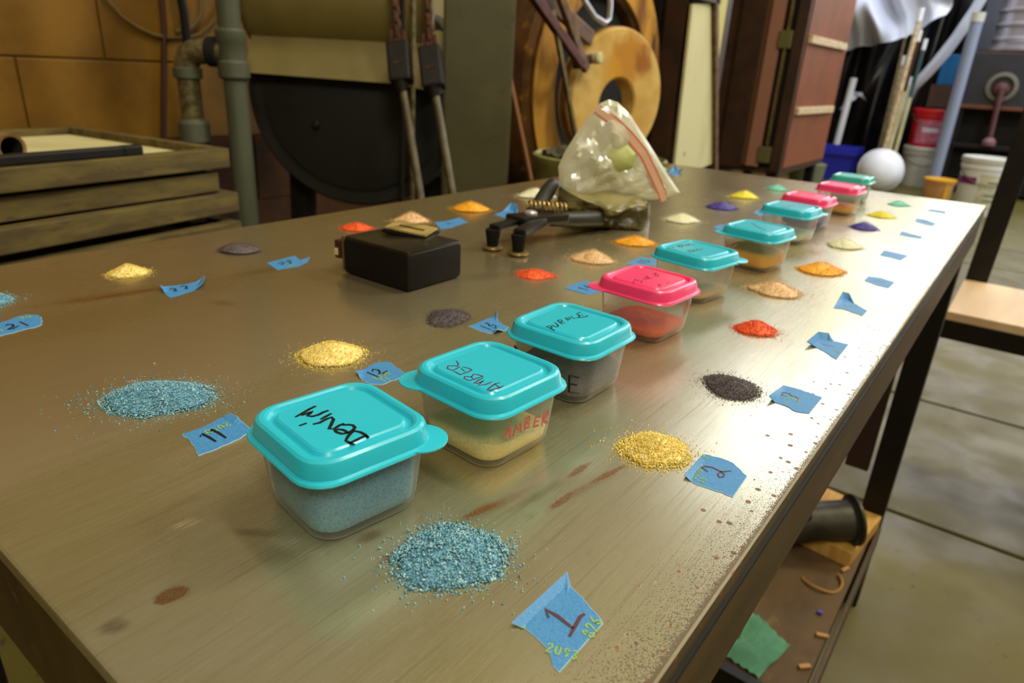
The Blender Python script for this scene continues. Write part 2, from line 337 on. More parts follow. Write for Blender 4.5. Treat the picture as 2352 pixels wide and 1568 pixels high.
dull_rod = mat('dull_rod', C(88, 78, 50), C(66, 58, 36), .5, .2, scale=40)
def hook(top, block0, block1, foot, label):
    t = thing('lifting_clamp', label, 'clamp', (foot[0], foot[1], 0), 0, None)
    top, b0, b1, ft = map(Vector, (top, block0, block1, foot)); d = (b1 - b0).normalized()
    fl = b1 + (ft - b1) * (b1.z / (b1.z - ft.z)) if ft.z > 0 else ft
    MB().tube([b1 - d * .01, fl], .009, 12).build('rod', dull_rod, t, True)
    MB().bar(b0, b1, .05, .042, up=ax, bev=.006).build('jaw_block', black_steel, t)
    MB().tube([b1 - d * .006, b1 + d * .022], [.02, .011], 10).build('neck', black_steel, t, True)
    MB().bar(b0 + (b1 - b0) * .45 + ax * .022, b0 + (b1 - b0) * .5 + ax * .022, .02, .004, up=ax).build('plate', rust, t)
    n = 9; st = (top - b0).length / 5.0; dd = (top - b0).normalized()
    for i in range(n):                                           # chain links
        c = b0 + dd * (st * .5 + i * st * .78); e = ax if i % 2 else rt; L = st * .5
        pts = [c + dd * (L * (1 if abs(u) < 1.57 else -1) * .55) + (math.cos(u) * dd + math.sin(u) * e) * L * .45 for u in np.linspace(-PI, PI, 13)]
        MB().tube(pts, .006, 6, False).build('chain_link', rust, t, True)
    for s in (-1, 1): MB().bar(b0 + rt * s * .016 - dd * .004, b0 + rt * s * .012 + dd * .028, .008, .012, up=ax, bev=.002).build('lug', rust, t)
    return t
hook((-1.226, 1.169, .985), (-1.193, 1.149, .893), (-1.165, 1.13, .813), (-1.066, 1.087, .584), 'left black lifting clamp on a steel rod with rusty chain')
hook((-1.165, 1.21, .985), (-1.137, 1.190, .888), (-1.108, 1.174, .805), (-1.013, 1.132, .597), 'right black lifting clamp on a steel rod, nearer the grey cabinet')
t = thing('steel_rods', 'pair of thin upright steel rods behind the two lifting clamps', 'rod', (-1.27, 1.26, 0))
MB().tube([(-1.262, 1.238, 1.5), (-1.205, 1.155, .0)], .006, 8).build('rod', black_steel, t, True); MB().tube([(-1.247, 1.256, 1.5), (-1.180, 1.168, .0)], .006, 8).build('rod', galvanized, t, True)

t = thing('olive_tub', 'olive round tub with a frayed dark lining behind the table edge', 'tub', (-.86, 1.50, 0))
TB = Vector((-.86, 1.50, 0))
MB().lathe(TB, [(.11, 0), (.14, .3), (.158, .645), (.164, .655), (.164, .665), (.158, .668), (.150, .655), (.14, .5)], 40).build('shell', olive_tub, t, True)
m = MB()
ring = [[TB + Vector(((.146 + dr_) * math.cos(a), (.146 + dr_) * math.sin(a), .60 + dz_ + RNG.uniform(-.006, .012))) for a in np.linspace(0, 2 * PI, 60, endpoint=False)] for dr_, dz_ in ((0, 0), (-.004, .07), (-.02, .068), (-.022, 0))]
m.rings(ring, False, False).build('lining', mat('felt_lining', C(46, 42, 22), C(80, 74, 40), .95, scale=60), t, True)
MB().lathe(TB, [(.135, .55), (.12, .57), (.02, .575)], 30).build('contents', inside_dark, t, True)

# ------------------------------------------------------------------ crucible furnace with its ring lid
t = thing('crucible_furnace', 'scorched round furnace with a thick ring-shaped lid standing open', 'furnace', (-1.6, 2.5, 0))
Fc = Vector((-1.93, 2.53, .80))
MB().lathe(Fc, [(.49, .0), (.50, .02), (.50, .43), (.485, .45), (.34, .45), (.33, .44), (.32, .12), (.0, .12)], 56, (1, 0, 0), True, False).build('shell', scorched, t, True)
MB().lathe(Fc + Vector((.455, 0, 0)), [(.475, 0), (.48, .012), (.40, .016), (.345, .010), (.345, -.02)], 56, (1, 0, 0), False, False).build('liner_rim', mat('burnt_liner', C(188, 138, 46), C(112, 66, 14), .9, scale=3.2, stretch=(1, 1.6, .5), lo=.42, hi=.62, c3=C(60, 32, 10), world=True), t, True)
MB().lathe(Fc + Vector((.40, 0, 0)), [(.338, 0), (.338, .004)], 40, (1, 0, 0)).build('mouth_shade_disc', inside_dark, t)  # dark disc across the mouth, shade of the interior put in as colour
Lc = Vector((-1.372, 2.385, .772)); k_ = 40
def ringprof(z): return None
lid = MB()
oy, oz = 0.0, -.027
ph_ = math.radians(15); cp_, sp_ = math.cos(ph_), math.sin(ph_)
def rg(R, x, cy=0, cz=0): return [Lc + Vector((x * cp_ + R * math.cos(a) * sp_, cy + R * math.cos(a) * cp_ - x * sp_, cz + R * math.sin(a))) for a in np.linspace(0, 2 * PI, 56, endpoint=False)]
lid.rings([rg(.232, 0), rg(.238, .01), rg(.238, .062), rg(.230, .072), rg(.10, .072, 0, oz), rg(.093, .066, 0, oz), rg(.093, .004, 0, oz), rg(.10, 0, 0, oz)], closed=True)
g = G('scorched_ring'); p = g.pos(); c = g.mix(g.smooth(g.noise(p, 7, 5), .4, .66), C(206, 172, 100), C(186, 146, 66))
def burn(c, ctr, rad, amt, colr):
    v = g.n('ShaderNodeVectorMath', operation='DISTANCE'); g.l(p, v.inputs[0]); v.inputs[1].default_value = ctr
    d = g.math('ADD', v.outputs['Value'], g.math('MULTIPLY', g.math('SUBTRACT', g.noise(p, 16, 5, .6), .5), rad * 1.1)); return g.mix(g.math('MULTIPLY', g.smooth(d, rad * .5, rad, 1, 0), amt), c, colr)
c = burn(c, (-1.30, 2.40, .90), .12, .9, C(176, 118, 24)); c = burn(c, (-1.30, 2.48, .90), .07, .8, C(138, 78, 18)); c = burn(c, (-1.30, 2.33, .86), .06, .6, C(196, 142, 26)); g.set(c, .9)
lid.build('lid_ring', g.m, t, True)
MB().rings([rg(.241, .018), rg(.241, .045), rg(.2375, .046), rg(.2375, .017)], closed=True).build('lid_band', scale_steel, t, True)
def fx(y, z, x=-1.28): return Vector((x, y, z))
MB().bar(fx(1.74, 1.065), fx(2.06, .873), .03, .022, up=(1, 0, 0), bev=.004).build('hinge_arm', red_brown_steel, t)
MB().bar(fx(1.90, 1.10, -1.30), fx(2.12, .86, -1.30), .03, .02, up=(1, 0, 0), bev=.004).build('hinge_arm', scale_steel, t)
MB().bar(fx(1.85, 1.08, -1.34), fx(2.20, .96, -1.34), .05, .02, up=(1, 0, 0), bev=.004).build('hinge_bracket', scale_steel, t)
MB().tube([fx(1.95, 1.12, -1.26), fx(1.99, 1.06, -1.25), fx(2.06, 1.02, -1.25), fx(2.13, 1.004, -1.25), fx(2.155, 1.02, -1.25), fx(2.155, 1.06, -1.25), fx(2.15, 1.13, -1.26)], .009, 10).build('lever_handle', bright_steel, t, True)
MB().bar(fx(1.865, 1.02), fx(2.07, .62), .014, .012, up=(1, 0, 0)).build('tie_rod', brass, t)
MB().bar(fx(1.69, .84, -1.30), fx(1.835, .52, -1.30), .014, .012, up=(1, 0, 0)).build('tie_rod', mat('ochre_paint', C(120, 76, 16), None, .7), t)
MB().lathe(fx(2.17, .90, -1.32), [(.02, 0), (.02, .04), (.014, .045)], 14, (1, 0, 0)).build('pivot', cream_board, t, True)
MB().bar(fx(2.06, .875, -1.31), fx(2.18, .90, -1.31), .03, .02, up=(1, 0, 0), bev=.004).build('hinge_arm', red_brown_steel, t)
for y in (2.2, 2.86): MB().bar((-1.7, y, .40), (-1.7, y, 0), .08, .08).build('leg', black_steel, t)
MB().span((-1.9, 1.98, .02), (-1.86, 2.06, 1.6)).build('back_post', black_steel, t)

# ------------------------------------------------------------------ cabinets along the wall
t = thing('tall_cabinet', 'dark brown tall cabinet with a cream knotty board on its side', 'cabinet', (-1.6, 3.33, 0))
MB().span((-1.92, 3.10, .10), (-1.385, 3.56, 2.2), .006).build('body', dark_brown, t)
MB().span((-1.90, 3.14, 0), (-1.40, 3.54, .10)).build('plinth', inside_dark, t)
MB().span((-1.50, 3.075, .2), (-1.40, 3.10, 2.1), .003).build('front_post', dark_brown, t); MB().span((-1.62, 3.07, .2), (-1.52, 3.10, 2.1), .003).build('front_post', black_steel, t)
MB().span((-1.632, 3.066, .3), (-1.622, 3.07, 2.0)).build('edge_strip', brass, t)
b4 = [(3.095, .40), (3.56, .44), (3.235, 1.165), (3.045, 1.145)]
m = MB().add([(-1.362, y, z) for y, z in b4] + [(-1.374, y, z) for y, z in b4], [(0, 1, 2, 3), (7, 6, 5, 4), (0, 4, 5, 1), (1, 5, 6, 2), (2, 6, 7, 3), (3, 7, 4, 0)])
g = G('knotty_cream_board'); p = g.pos(); c = g.mix(g.smooth(g.noise(p, 7, 4, .5, (1, 1, .3)), .4, .65), C(202, 196, 148), C(188, 180, 130))
vo = g.n('ShaderNodeTexVoronoi', i_Scale=6.0); g.l(p, vo.inputs['Vector']); c = g.mix(g.smooth(vo.outputs['Distance'], .05, .11, 1, 0), c, C(150, 130, 70)); g.set(c, .7); MATS['knotty'] = g.m
m.build('cream_board', MATS['knotty'], t)
MB().bar((-1.355, 3.585, .40), (-1.355, 3.235, 1.24), .032, .03, up=(1, 0, 0), bev=.003).build('brace', scale_steel, t)
MB().span((-1.384, 3.20, .70), (-1.378, 3.47, 2.15)).build('pale_strip', mat('pale_green_paint', C(188, 178, 104), None, .7), t)
MB().span((-1.37, 3.04, 1.165), (-1.34, 3.30, 1.22), .003).build('top_rail', dark_brown, t)
t = thing('tall_cabinet', 'tall cabinet with red-brown side panel, white rails and brass-latched doors', 'cabinet', (-1.6, 5.1, 0))
MB().span((-1.86, 4.56, .30), (-1.305, 5.62, 2.4), .005).build('body', dark_brown, t)
MB().span((-1.305, 4.60, .34), (-1.295, 5.58, 2.36), .002).build('side_panel', red_brown_panel, t)
for z in (1.10, .69):
    MB().span((-1.296, 4.62, z - .022), (-1.272, 5.50, z + .022), .004).build('side_rail', white_paint, t)
MB().span((-1.70, 4.535, .32), (-1.552, 4.56, 2.35), .003).build('door_post', dark_brown, t)
MB().span((-1.550, 4.54, .34), (-1.518, 4.56, 2.35), .002).build('door_edge', mat('ochre_edge', C(86, 56, 20), None, .6), t)
MB().span((-1.515, 4.53, .34), (-1.437, 4.56, 2.35), .003).build('faded_strip', pink_brown, t)
MB().span((-1.435, 4.552, .34), (-1.36, 4.56, 2.35)).build('door_gap', inside_dark, t)
MB().tube([(-1.40, 4.53, .40), (-1.40, 4.53, 2.3)], .011, 10).build('latch_bar', brass, t, True)
for z in (.42, 1.09): MB().span((-1.445, 4.518, z - .05), (-1.365, 4.545, z + .05), .006).build('latch', mat('latch_brass', C(110, 106, 64), None, .5, .4), t)
MB().span((-1.36, 4.53, .32), (-1.293, 4.56, 2.35), .003).build('corner_post', dark_brown, t)
for x in (-1.82, -1.36):
    for y in (4.62, 5.54): MB().span((x - .03, y - .03, 0), (x + .03, y + .03, .31)).build('foot', black_steel, t)
hose = MB(); hose.tube([(-1.20 + .17 * math.cos(a) * (1 + .03 * a / 6), 5.90 + .17 * math.sin(a), .03 + .02 * a / 6 + .03 * math.sin(a * .5)) for a in np.linspace(0, 4 * PI, 60)], .022, 8)
tag(hose.build('black_hose', black_steel, None, True), 'coiled black hose on the floor below the red-brown cabinet', 'hose')
tag(MB().lathe((-1.25, 5.25, 0), [(.11, 0), (.13, .16), (.135, .18), (.12, .18)], 24).build('orange_pan', mat('rust_orange', C(170, 84, 30), None, .7), None, True), 'low rust-orange pan on the floor beside the red-brown cabinet', 'pan')
tag(MB().lathe((-1.52, 6.1, 0), [(.12, 0), (.14, .22), (.145, .24), (.13, .24)], 24).build('olive_pail', mat('olive_pail', C(110, 116, 82), None, .6), None, True), 'small olive pail on the floor in front of the blue bin', 'pail')

# ------------------------------------------------------------------ far right corner
t = thing('plastic_sheet', 'black plastic sheeting hanging down the far corner', 'sheet', (-1.4, 7.9, 0))
def sheet(f, nu, nv):
    m = MB(); vs = [f(i / (nu - 1), j / (nv - 1)) for j in range(nv) for i in range(nu)]
    return m.add(vs, [(j * nu + i, j * nu + i + 1, (j + 1) * nu + i + 1, (j + 1) * nu + i) for j in range(nv - 1) for i in range(nu - 1)])
nz_ = lambda a, b: .05 * math.sin(9 * a + 2.1 * math.sin(3 * b)) + .03 * math.sin(23 * a + 5 * b) + .02 * math.sin(41 * a - 7 * b)
s = sheet(lambda u, v: (-2.05 + 1.30 * u, 8.02 + 1.6 * nz_(u, v), .02 + 2.7 * v), 70, 40).build('drape', black_plastic_sheet, t, True, 180)
t = thing('plastic_sheet', 'crumpled white plastic sheeting thrown over the top of the black sheeting', 'sheet', (-1.4, 7.5, 1.5))
def ws(u, v):
    x = -1.95 + .95 * u; lo = 1.02 + .42 * u + .05 * math.sin(7 * u); z = lo + (2.5 - lo) * v
    return (x + .02 * math.sin(17 * v), 7.5 - .14 * math.sin(PI * v) + 2.2 * nz_(u * .8 + v * .5, v * 1.4) + .025 * math.sin(30 * u + 20 * v), z)
sheet(ws, 50, 40).build('drape', white_sheet, t, True, 180)
tag(sheet(lambda u, v: (-1.72 + .10 * u + .12 * v, 7.66 + .03 * math.sin(9 * u + 5 * v), .62 + .28 * (1 - abs(2 * u - 1)) * .3 + .3 * u * (1 - v) * .6 + .1 * v), 10, 10).build('plastic_sheet', white_sheet, None, True, 180), 'white torn scrap of plastic caught low on the black sheeting', 'sheet')
path = [(-.72, 1.75), (-.769, 1.55), (-.849, 1.322), (-.942, 1.118), (-1.048, .939), (-1.11, .826), (-1.15, .604), (-1.168, .337)]
wd = [.05, .055, .065, .075, .075, .055, .035, .02]
m = MB(); rs = []
for (x, z), w in zip(path, wd): rs.append([(x - w * .9, 7.5, z - w * .35), (x, 7.45, z), (x + w * .9, 7.5, z + w * .35), (x, 7.54, z)])
tag(m.rings(rs).build('plastic_sheet', white_sheet, None, True, 80), 'long white plastic fold hanging diagonally across the far corner', 'sheet')
rodspec = [((-1.150, 1.50), (-1.150, 0.0), white_paint, .022, 'pale wooden pole tipped yellow, tallest of the leaning rods'), ((-1.233, 1.36), (-1.19, 0.0), galvanized, .013, 'thin grey rod leftmost in the bundle of leaning rods'),
           ((-1.13, 1.33), (-1.12, 0.0), red_brown_steel, .017, 'rod with a maroon sleeve and white tip in the leaning bundle'), ((-1.062, 1.257), (-1.07, 0.0), mat('dark_green_paint', C(36, 70, 64), None, .5), .016, 'rod with a dark green sleeve and white tip, rightmost of the bundle'),
           ((-1.205, 1.12), (-1.165, 0.0), white_paint, .018, 'short pale rod standing low in the leaning bundle'), ((-1.12, .95), (-1.135, 0.0), cream_board, .02, 'shortest cream rod in front of the leaning bundle')]
for i, ((x1, z1), (x0, z0), mm, r, lb) in enumerate(rodspec):
    y1 = 7.28 + .03 * (i % 3); t = thing('leaning_rod', lb, 'rod', (x0, 7.1 + .025 * i, 0), 0, 'rods leaning in the far corner')
    a, b = Vector((x0, 7.1 + .025 * i, z0)), Vector((x1, y1, z1))
    MB().tube([a, a + (b - a) * .62], r, 10).build('shaft', cream_board if i in (2, 3) else mm, t, True)
    MB().tube([a + (b - a) * .62, a + (b - a) * .93], r * .95, 10).build('sleeve', mm, t, True); MB().tube([a + (b - a) * .93, b], r, 10).build('tip', white_plastic, t, True)
t = thing('white_pole', 'white plastic pole with a bare wooden end leaning by the cabinet', 'pole', (-1.668, 7.54, 0))
MB().tube([(-1.655, 7.56, .30), (-1.635, 7.58, .92)], .032, 12).build('sleeve', white_plastic, t, True); MB().tube([(-1.67, 7.54, 0), (-1.655, 7.56, .30)], .026, 12).build('wooden_end', white_paint, t, True)
t = thing('steel_post', 'grey steel post with a pale cap standing before the dark furnace box', 'post', (-.70, 7.1, 0))
MB().tube([(-.70, 7.1, 0), (-.705, 7.1, 1.38)], .046, 16).build('shaft', mat('grey_blue_paint', C(128, 138, 158), None, .45), t, True); MB().tube([(-.705, 7.1, 1.38), (-.705, 7.1, 1.45)], .05, 16).build('cap', old_white_plastic, t, True)
MB().span((-.74, 7.06, 0), (-.66, 7.14, .012)).build('foot_plate', galvanized, t)

def bucket(x, y, z, r, h, m, label, lidm=None, handle=True, grp=None, name='bucket'):
    t = thing(name, label, 'bucket', (x, y, z), 0, grp); b = Vector((x, y, z))
    MB().lathe(b, [(r * .86, 0), (r * .88, .006), (r * .965, h * .80), (r * 1.03, h * .81), (r * 1.03, h * .86), (r * .985, h * .87), (r, h * .93)], 32).build('body', m, t, True)
    MB().lathe(b, [(r * 1.02, h * .90), (r * 1.06, h * .91), (r * 1.06, h * .985), (r * 1.02, h), (r * .94, h), (r * .92, h * .985)], 32).build('lid', lidm or m, t, True)
    if handle:
        d = Vector((.30, -.95, 0)).normalized(); s_ = Vector((.95, .30, 0)).normalized()
        MB().tube([b + s_ * (r * 1.05) * math.cos(a) + d * (r * 1.12) * math.sin(a) + Vector((0, 0, h * (.84 - .30 * math.sin(a)))) for a in np.linspace(0, PI, 14)], .004, 6).build('handle', galvanized, t, True)
    return t
bk1 = bucket(-.895, 7.61, 0, .165, .36, old_white_plastic, 'white bucket on the floor with a red bucket stacked on it')
bk2 = bucket(-.893, 7.61, .361, .165, .33, red_plastic, 'red bucket with a pale label stacked on a white bucket')
def curved_label(t, b, r0, r1, z0, z1, a0, a1, m, name='label_print'):
    n = 10; rs = [[Vector(b) + Vector((r * math.cos(a), r * math.sin(a), z)) for a in np.linspace(a0, a1, n)] for r, z in ((r0, z0), (r1, z1))]
    mm = MB(); mm.add(rs[0] + rs[1], [(i, i + 1, n + i + 1, n + i) for i in range(n - 1)]); mm.build(name, m, t, True)
pk = mat('faded_pink_label', C(196, 120, 140), C(176, 84, 108), .5, scale=18)
curved_label(bk2, (-.893, 7.61, .361), .1475, .159, .03, .235, math.radians(-125), math.radians(-42), pk)
curved_label(bk2, (-.893, 7.61, .361), .1545, .1565, .13, .17, math.radians(-105), math.radians(-58), mat('pale_label', C(214, 200, 214), None, .5))
bk3 = bucket(-.30, 6.27, 0, .165, .415, white_plastic, 'white lidded bucket with a purple band, nearest the black post', old_white_plastic)
curved_label(bk3, (-.30, 6.27, 0), .1585, .160, .225, .275, math.radians(-168), math.radians(-102), purple_print, 'purple_band')
curved_label(bk3, (-.30, 6.27, 0), .149, .1605, .05, .30, math.radians(-94), math.radians(-20), mat('cream_label', C(206, 204, 176), C(180, 178, 150), .6, scale=14))
for z in (.11, .15, .24): curved_label(bk3, (-.30, 6.27, 0), .1545 + z * .025, .155 + z * .026, z, z + .012, math.radians(-76), math.radians(-46), mat('grey_print', C(110, 110, 100), None, .6))
bk4 = bucket(-.62, 6.80, 0, .115, .17, mat('amber_tub', C(206, 150, 90), None, .4), 'small yellow-lidded tub on the floor between the buckets', yellow_plastic, False, name='tub')
MB().box((-.555, 6.72, .07), (.035, .02, .14), Matrix.Rotation(.6, 3, 'Z'), .004).build('strap', yellow_plastic, bk4)
t = thing('round_dome', 'white round plastic dome standing on edge behind the teal-lidded container', 'dome', (-1.09, 6.88, 0))
dd = Vector((.35, -.85, .40)).normalized(); dc = Vector((-1.09, 6.88, .185))
MB().lathe(dc, [(.185, -.05), (.187, -.03), (.182, 0), (.160, .055), (.12, .095), (.06, .118), (.012, .124)], 36, dd).build('shell', white_plastic, t, True, 60)
MB().lathe(dc, [(.187, -.045), (.192, -.04), (.192, -.03), (.187, -.025)], 36, dd).build('rim', white_plastic, t, True)
t = thing('storage_bin', 'blue plastic bin on the floor under the black sheeting', 'bin', (-1.56, 7.3, 0))
m = MB(); m.rings([[(-1.56 + sx * w, 7.3 + sy * w * .8, z) for sx, sy in ((-1, -1), (1, -1), (1, 1), (-1, 1))] for w, z in ((.14, 0), (.17, .27), (.17, .30), (.16, .30), (.135, .02))], True, True).build('tub', blue_plastic, t)
m = MB(); m.rings([[(-1.56 + sx * w, 7.3 + sy * w * .82, z) for sx, sy in ((-1, -1), (1, -1), (1, 1), (-1, 1))] for w, z in ((.172, .235), (.186, .24), (.186, .31), (.165, .31), (.165, .235))], False, False, True).build('rim', blue_plastic, t)

t = thing('furnace_box', 'large dark grey furnace box with shelves at the far right', 'furnace', (-.2, 7.6, 0))
MB().span((-.70, 7.32, .72), (.9, 8.1, 1.17), .01).build('upper_box', dark_grey_paint, t)
MB().span((-.72, 7.27, .725), (.95, 7.34, .755), .003).build('shelf_edge', orange_wood, t)
MB().span((-.68, 7.60, .40), (.9, 8.1, .72)).build('recess', black_steel, t)
MB().span((-.70, 7.30, .40), (.9, 8.1, .44), .004).build('middle_shelf', black_steel, t)
MB().span((-.68, 7.45, .03), (.9, 8.1, .40)).build('lower_box', inside_dark, t)
for x in (-.67, .86): MB().span((x - .03, 7.32, 0), (x + .03, 7.38, .72)).build('leg', black_steel, t)
MB().span((-.66, 7.33, 1.17), (.8, 7.9, 1.185)).build('top_plate', rust, t)
t = thing('steel_drum', 'silver ribbed steel drum on top of the dark furnace box', 'drum', (-.33, 7.62, 1.186))
pr_ = []
for k in range(6):
    z = k * .11; pr_ += [(.27, z), (.27, z + .07), (.285, z + .085), (.285, z + .10), (.27, z + .108)]
MB().lathe((-.33, 7.62, 1.187), pr_, 40).build('barrel', bright_steel, t, True)
MB().lathe((-.33, 7.62, 1.187), [(.272, 0), (.29, .004), (.29, .03), (.272, .035)], 40).build('bottom_hoop', bright_steel, t, True)
t = thing('pump_handle', 'maroon lever with a round head and pale ring on the furnace box', 'lever', (-.40, 7.2, .44))
MB().rings([[Vector((-.415 + R * math.cos(a), 7.30 - x, .905 + R * math.sin(a))) for a in np.linspace(0, 2 * PI, 32, endpoint=False)] for R, x in ((.11, 0), (.115, .02), (.085, .025), (.08, 0))], closed=True).build('pale_ring', mat('pale_ring', C(104, 99, 84), None, .6), t, True)
MB().lathe((-.415, 7.31, .885), [(.06, 0), (.062, .03), (.05, .06), (.02, .075)], 20, (0, -1, 0)).build('head', pump_paint, t, True)
MB().tube([(-.412, 7.24, .88), (-.40, 7.235, .68), (-.388, 7.22, .50)], [.028, .022, .02], 12).build('shaft', pump_paint, t, True)
MB().lathe((-.386, 7.22, .441), [(.05, 0), (.052, .03), (.03, .06), (.02, .065)], 18).build('base_knuckle', mat('dusty_pink_metal', C(112, 76, 76), None, .6), t, True)
tag(MB().span((-.985, 7.70, .70), (-.80, 7.78, .90), .004).build('cardboard_box', mat('dim_cardboard', C(84, 66, 52), None, .85)), 'brown cardboard box above the red bucket', 'box')
tag(MB().span((-1.00, 7.66, .695), (-.78, 7.80, .70)).build('bracket_shelf', black_steel), 'dark shelf board under the brown cardboard box', 'shelf')
for x in (-.98, -.80): pass
tag(MB().span((-.95, 7.70, .90), (-.80, 7.77, 1.16), .01).build('blue_tarp', blue_tarp), 'folded blue tarp on the brown cardboard box', 'tarp')

# ------------------------------------------------------------------ seat with black frame at the right
t = thing('work_seat', 'black steel frame seat with pale plywood top and an upright back post', 'seat', (.2, 1.72, 0))
MB().span((-.068, 1.565, .432), (.58, 1.885, .45), .002).build('seat', plywood, t)
MB().span((-.068, 1.568, .392), (.58, 1.592, .431), .002).build('front_rail', black_steel, t); MB().span((-.068, 1.858, .392), (.58, 1.882, .431), .002).build('back_rail', black_steel, t)
MB().span((-.068, 1.592, .392), (-.044, 1.858, .431), .002).build('side_rail', black_steel, t); MB().span((.556, 1.592, .392), (.58, 1.858, .431), .002).build('side_rail', black_steel, t)
for x in (.24, .50):
    for y in (1.57, 1.856): MB().span((x, y, 0), (x + .026, y + .026, .392), .002).build('leg', black_steel, t)
for x, x2 in ((-.059, -.046), (.53, .53)): MB().bar((x + .013, 1.90, .385), (x2 + .018, 1.90, 1.15), .044, .034, up=(0, 1, 0), bev=.002).build('back_post', black_steel, t)
MB().bar((-.04, 1.90, 1.12), (.54, 1.90, 1.12), .05, .02, up=(0, 1, 0), bev=.002).build('back_rest', black_steel, t)

# ------------------------------------------------------------------ steel table
XR, XL, YN, YF = -.04385, -.5683, .0451, 1.1886
g = G('brushed_steel'); p = g.pos(); sx = g.n('ShaderNodeSeparateXYZ'); g.l(p, sx.inputs[0]); X_, Y_ = sx.outputs[0], sx.outputs[1]
brush = g.noise(p, 1.0, 5, .7, (2600, 60, 1)); brush2 = g.noise(p, 1.0, 3, .6, (1500, 16, 1)); cloud = g.noise(p, 9, 5, .6, (1, .45, 1)); blot = g.noise(p, 34, 5, .65, (1, .6, 1))
col = g.mix(g.smooth(cloud, .38, .66), C(204, 198, 168), C(182, 172, 128))
col = g.mix(g.math('MULTIPLY', g.smooth(brush, .5, .72), .38), col, C(226, 220, 196)); col = g.mix(g.math('MULTIPLY', g.smooth(brush2, .52, .7), .25), col, C(128, 116, 84))
col = g.mix(g.smooth(blot, .66, .78, 0, .35), col, C(110, 92, 56))
col = g.mix(g.math('MULTIPLY', g.smooth(g.math('ADD', X_, g.math('MULTIPLY', cloud, .12)), -.10, -.36, 0, 1), .62), col, C(138, 110, 44))  # wall reflection and dim left side painted in, over some real discoloration
grit = g.noise(p, 420, 3, .6); gritL = g.noise(p, 1.0, 3, .6, (2500, 1500, 1))
nonmetal = None
def stain(a, b, w, soft, amt, color, jag=.35):
    global col, nonmetal
    a, b = Vector(a), Vector(b); c0 = (a + b) / 2; L = (b - a).length / 2; ang = math.atan2((b - a).y, (b - a).x)
    mp = g.n('ShaderNodeMapping', vector_type='TEXTURE'); g.l(p, mp.inputs[0]); mp.inputs['Location'].default_value = (c0.x, c0.y, 0); mp.inputs['Rotation'].default_value = (0, 0, ang); mp.inputs['Scale'].default_value = (L, w, 1e3)
    ln = g.n('ShaderNodeVectorMath', operation='LENGTH'); g.l(mp.outputs[0], ln.inputs[0])
    d = g.math('ADD', ln.outputs['Value'], g.math('MULTIPLY', g.math('SUBTRACT', blotfine, .5), jag * 2)); f = g.math('MULTIPLY', g.smooth(d, 1 - soft, 1.05, 1, 0), amt)
    f = g.math('MULTIPLY', f, g.smooth(gritL, .3, .55, .55, 1)); col = g.mix(f, col, color)
    if amt > .6: nonmetal = f if nonmetal is None else g.math('MAXIMUM', nonmetal, f)
blotfine = g.noise(p, 120, 4, .6)
RU, RO, DK = C(104, 58, 18), C(132, 96, 40), C(74, 58, 26)
stain((-.1304, .1500), (-.1245, .1750), .0026, .6, .95, RU); stain((-.1305, .1440), (-.1215, .1900), .0042, .9, .45, RO)
stain((-.1095, .1750), (-.1080, .2000), .0028, .6, .9, RU); stain((-.1075, .1980), (-.1018, .2290), .0022, .6, .9, RU); stain((-.1105, .1730), (-.1010, .2340), .0032, .9, .4, RO)
stain((-.1158, .1960), (-.1145, .2200), .0022, .6, .85, RU); stain((-.1200, .1620), (-.1150, .2050), .0030, .9, .4, RO)
stain((-.1345, .1170), (-.1335, .1320), .0022, .6, .7, RU); stain((-.1480, .1190), (-.1455, .1330), .0040, .9, .55, RU)
stain((-.1712, .0640), (-.1690, .0745), .0032, .35, .9, RU, .5); stain((-.1725, .0640), (-.1680, .0770), .0050, .9, .35, RO)
stain((-.1735, .0500), (-.1670, .0570), .0040, .8, .5, DK, .6)
stain((-.4649, .1250), (-.4400, .2400), .0095, .9, .55, C(128, 74, 16), .4); stain((-.4400, .2400), (-.4300, .3300), .0120, .9, .5, C(132, 88, 24), .4); stain((-.4560, .1500), (-.4450, .2150), .0040, .8, .6, C(138, 66, 12), .4)
stain((-.4040, .2150), (-.3800, .2260), .0060, .9, .4, DK, .6); stain((-.1870, .0950), (-.1650, .1100), .0030, .9, .4, DK, .7); stain((-.3300, .3600), (-.3000, .4200), .014, 1, .25, DK, .4)
def scratch(a, b, w, amt):
    global col
    a, b = Vector(a), Vector(b); c0 = (a + b) / 2; mp = g.n('ShaderNodeMapping', vector_type='TEXTURE'); g.l(p, mp.inputs[0]); mp.inputs['Location'].default_value = (c0.x, c0.y, 0); mp.inputs['Rotation'].default_value = (0, 0, math.atan2((b - a).y, (b - a).x)); mp.inputs['Scale'].default_value = ((b - a).length / 2, w, 1e3)
    ln = g.n('ShaderNodeVectorMath', operation='LENGTH'); g.l(mp.outputs[0], ln.inputs[0]); d = g.math('ADD', ln.outputs['Value'], g.math('MULTIPLY', g.math('SUBTRACT', blotfine, .5), .8))
    col = g.mix(g.math('MULTIPLY', g.math('MULTIPLY', g.smooth(d, .3, 1, 1, 0), g.smooth(brush, .42, .6)), amt), col, C(240, 232, 196))
scratch((-.2010, .0830), (-.1960, .0960), .0035, .8); scratch((-.1760, .1020), (-.1500, .1110), .0060, .8); scratch((-.2450, .1100), (-.2300, .1450), .008, .4)
stn = nonmetal
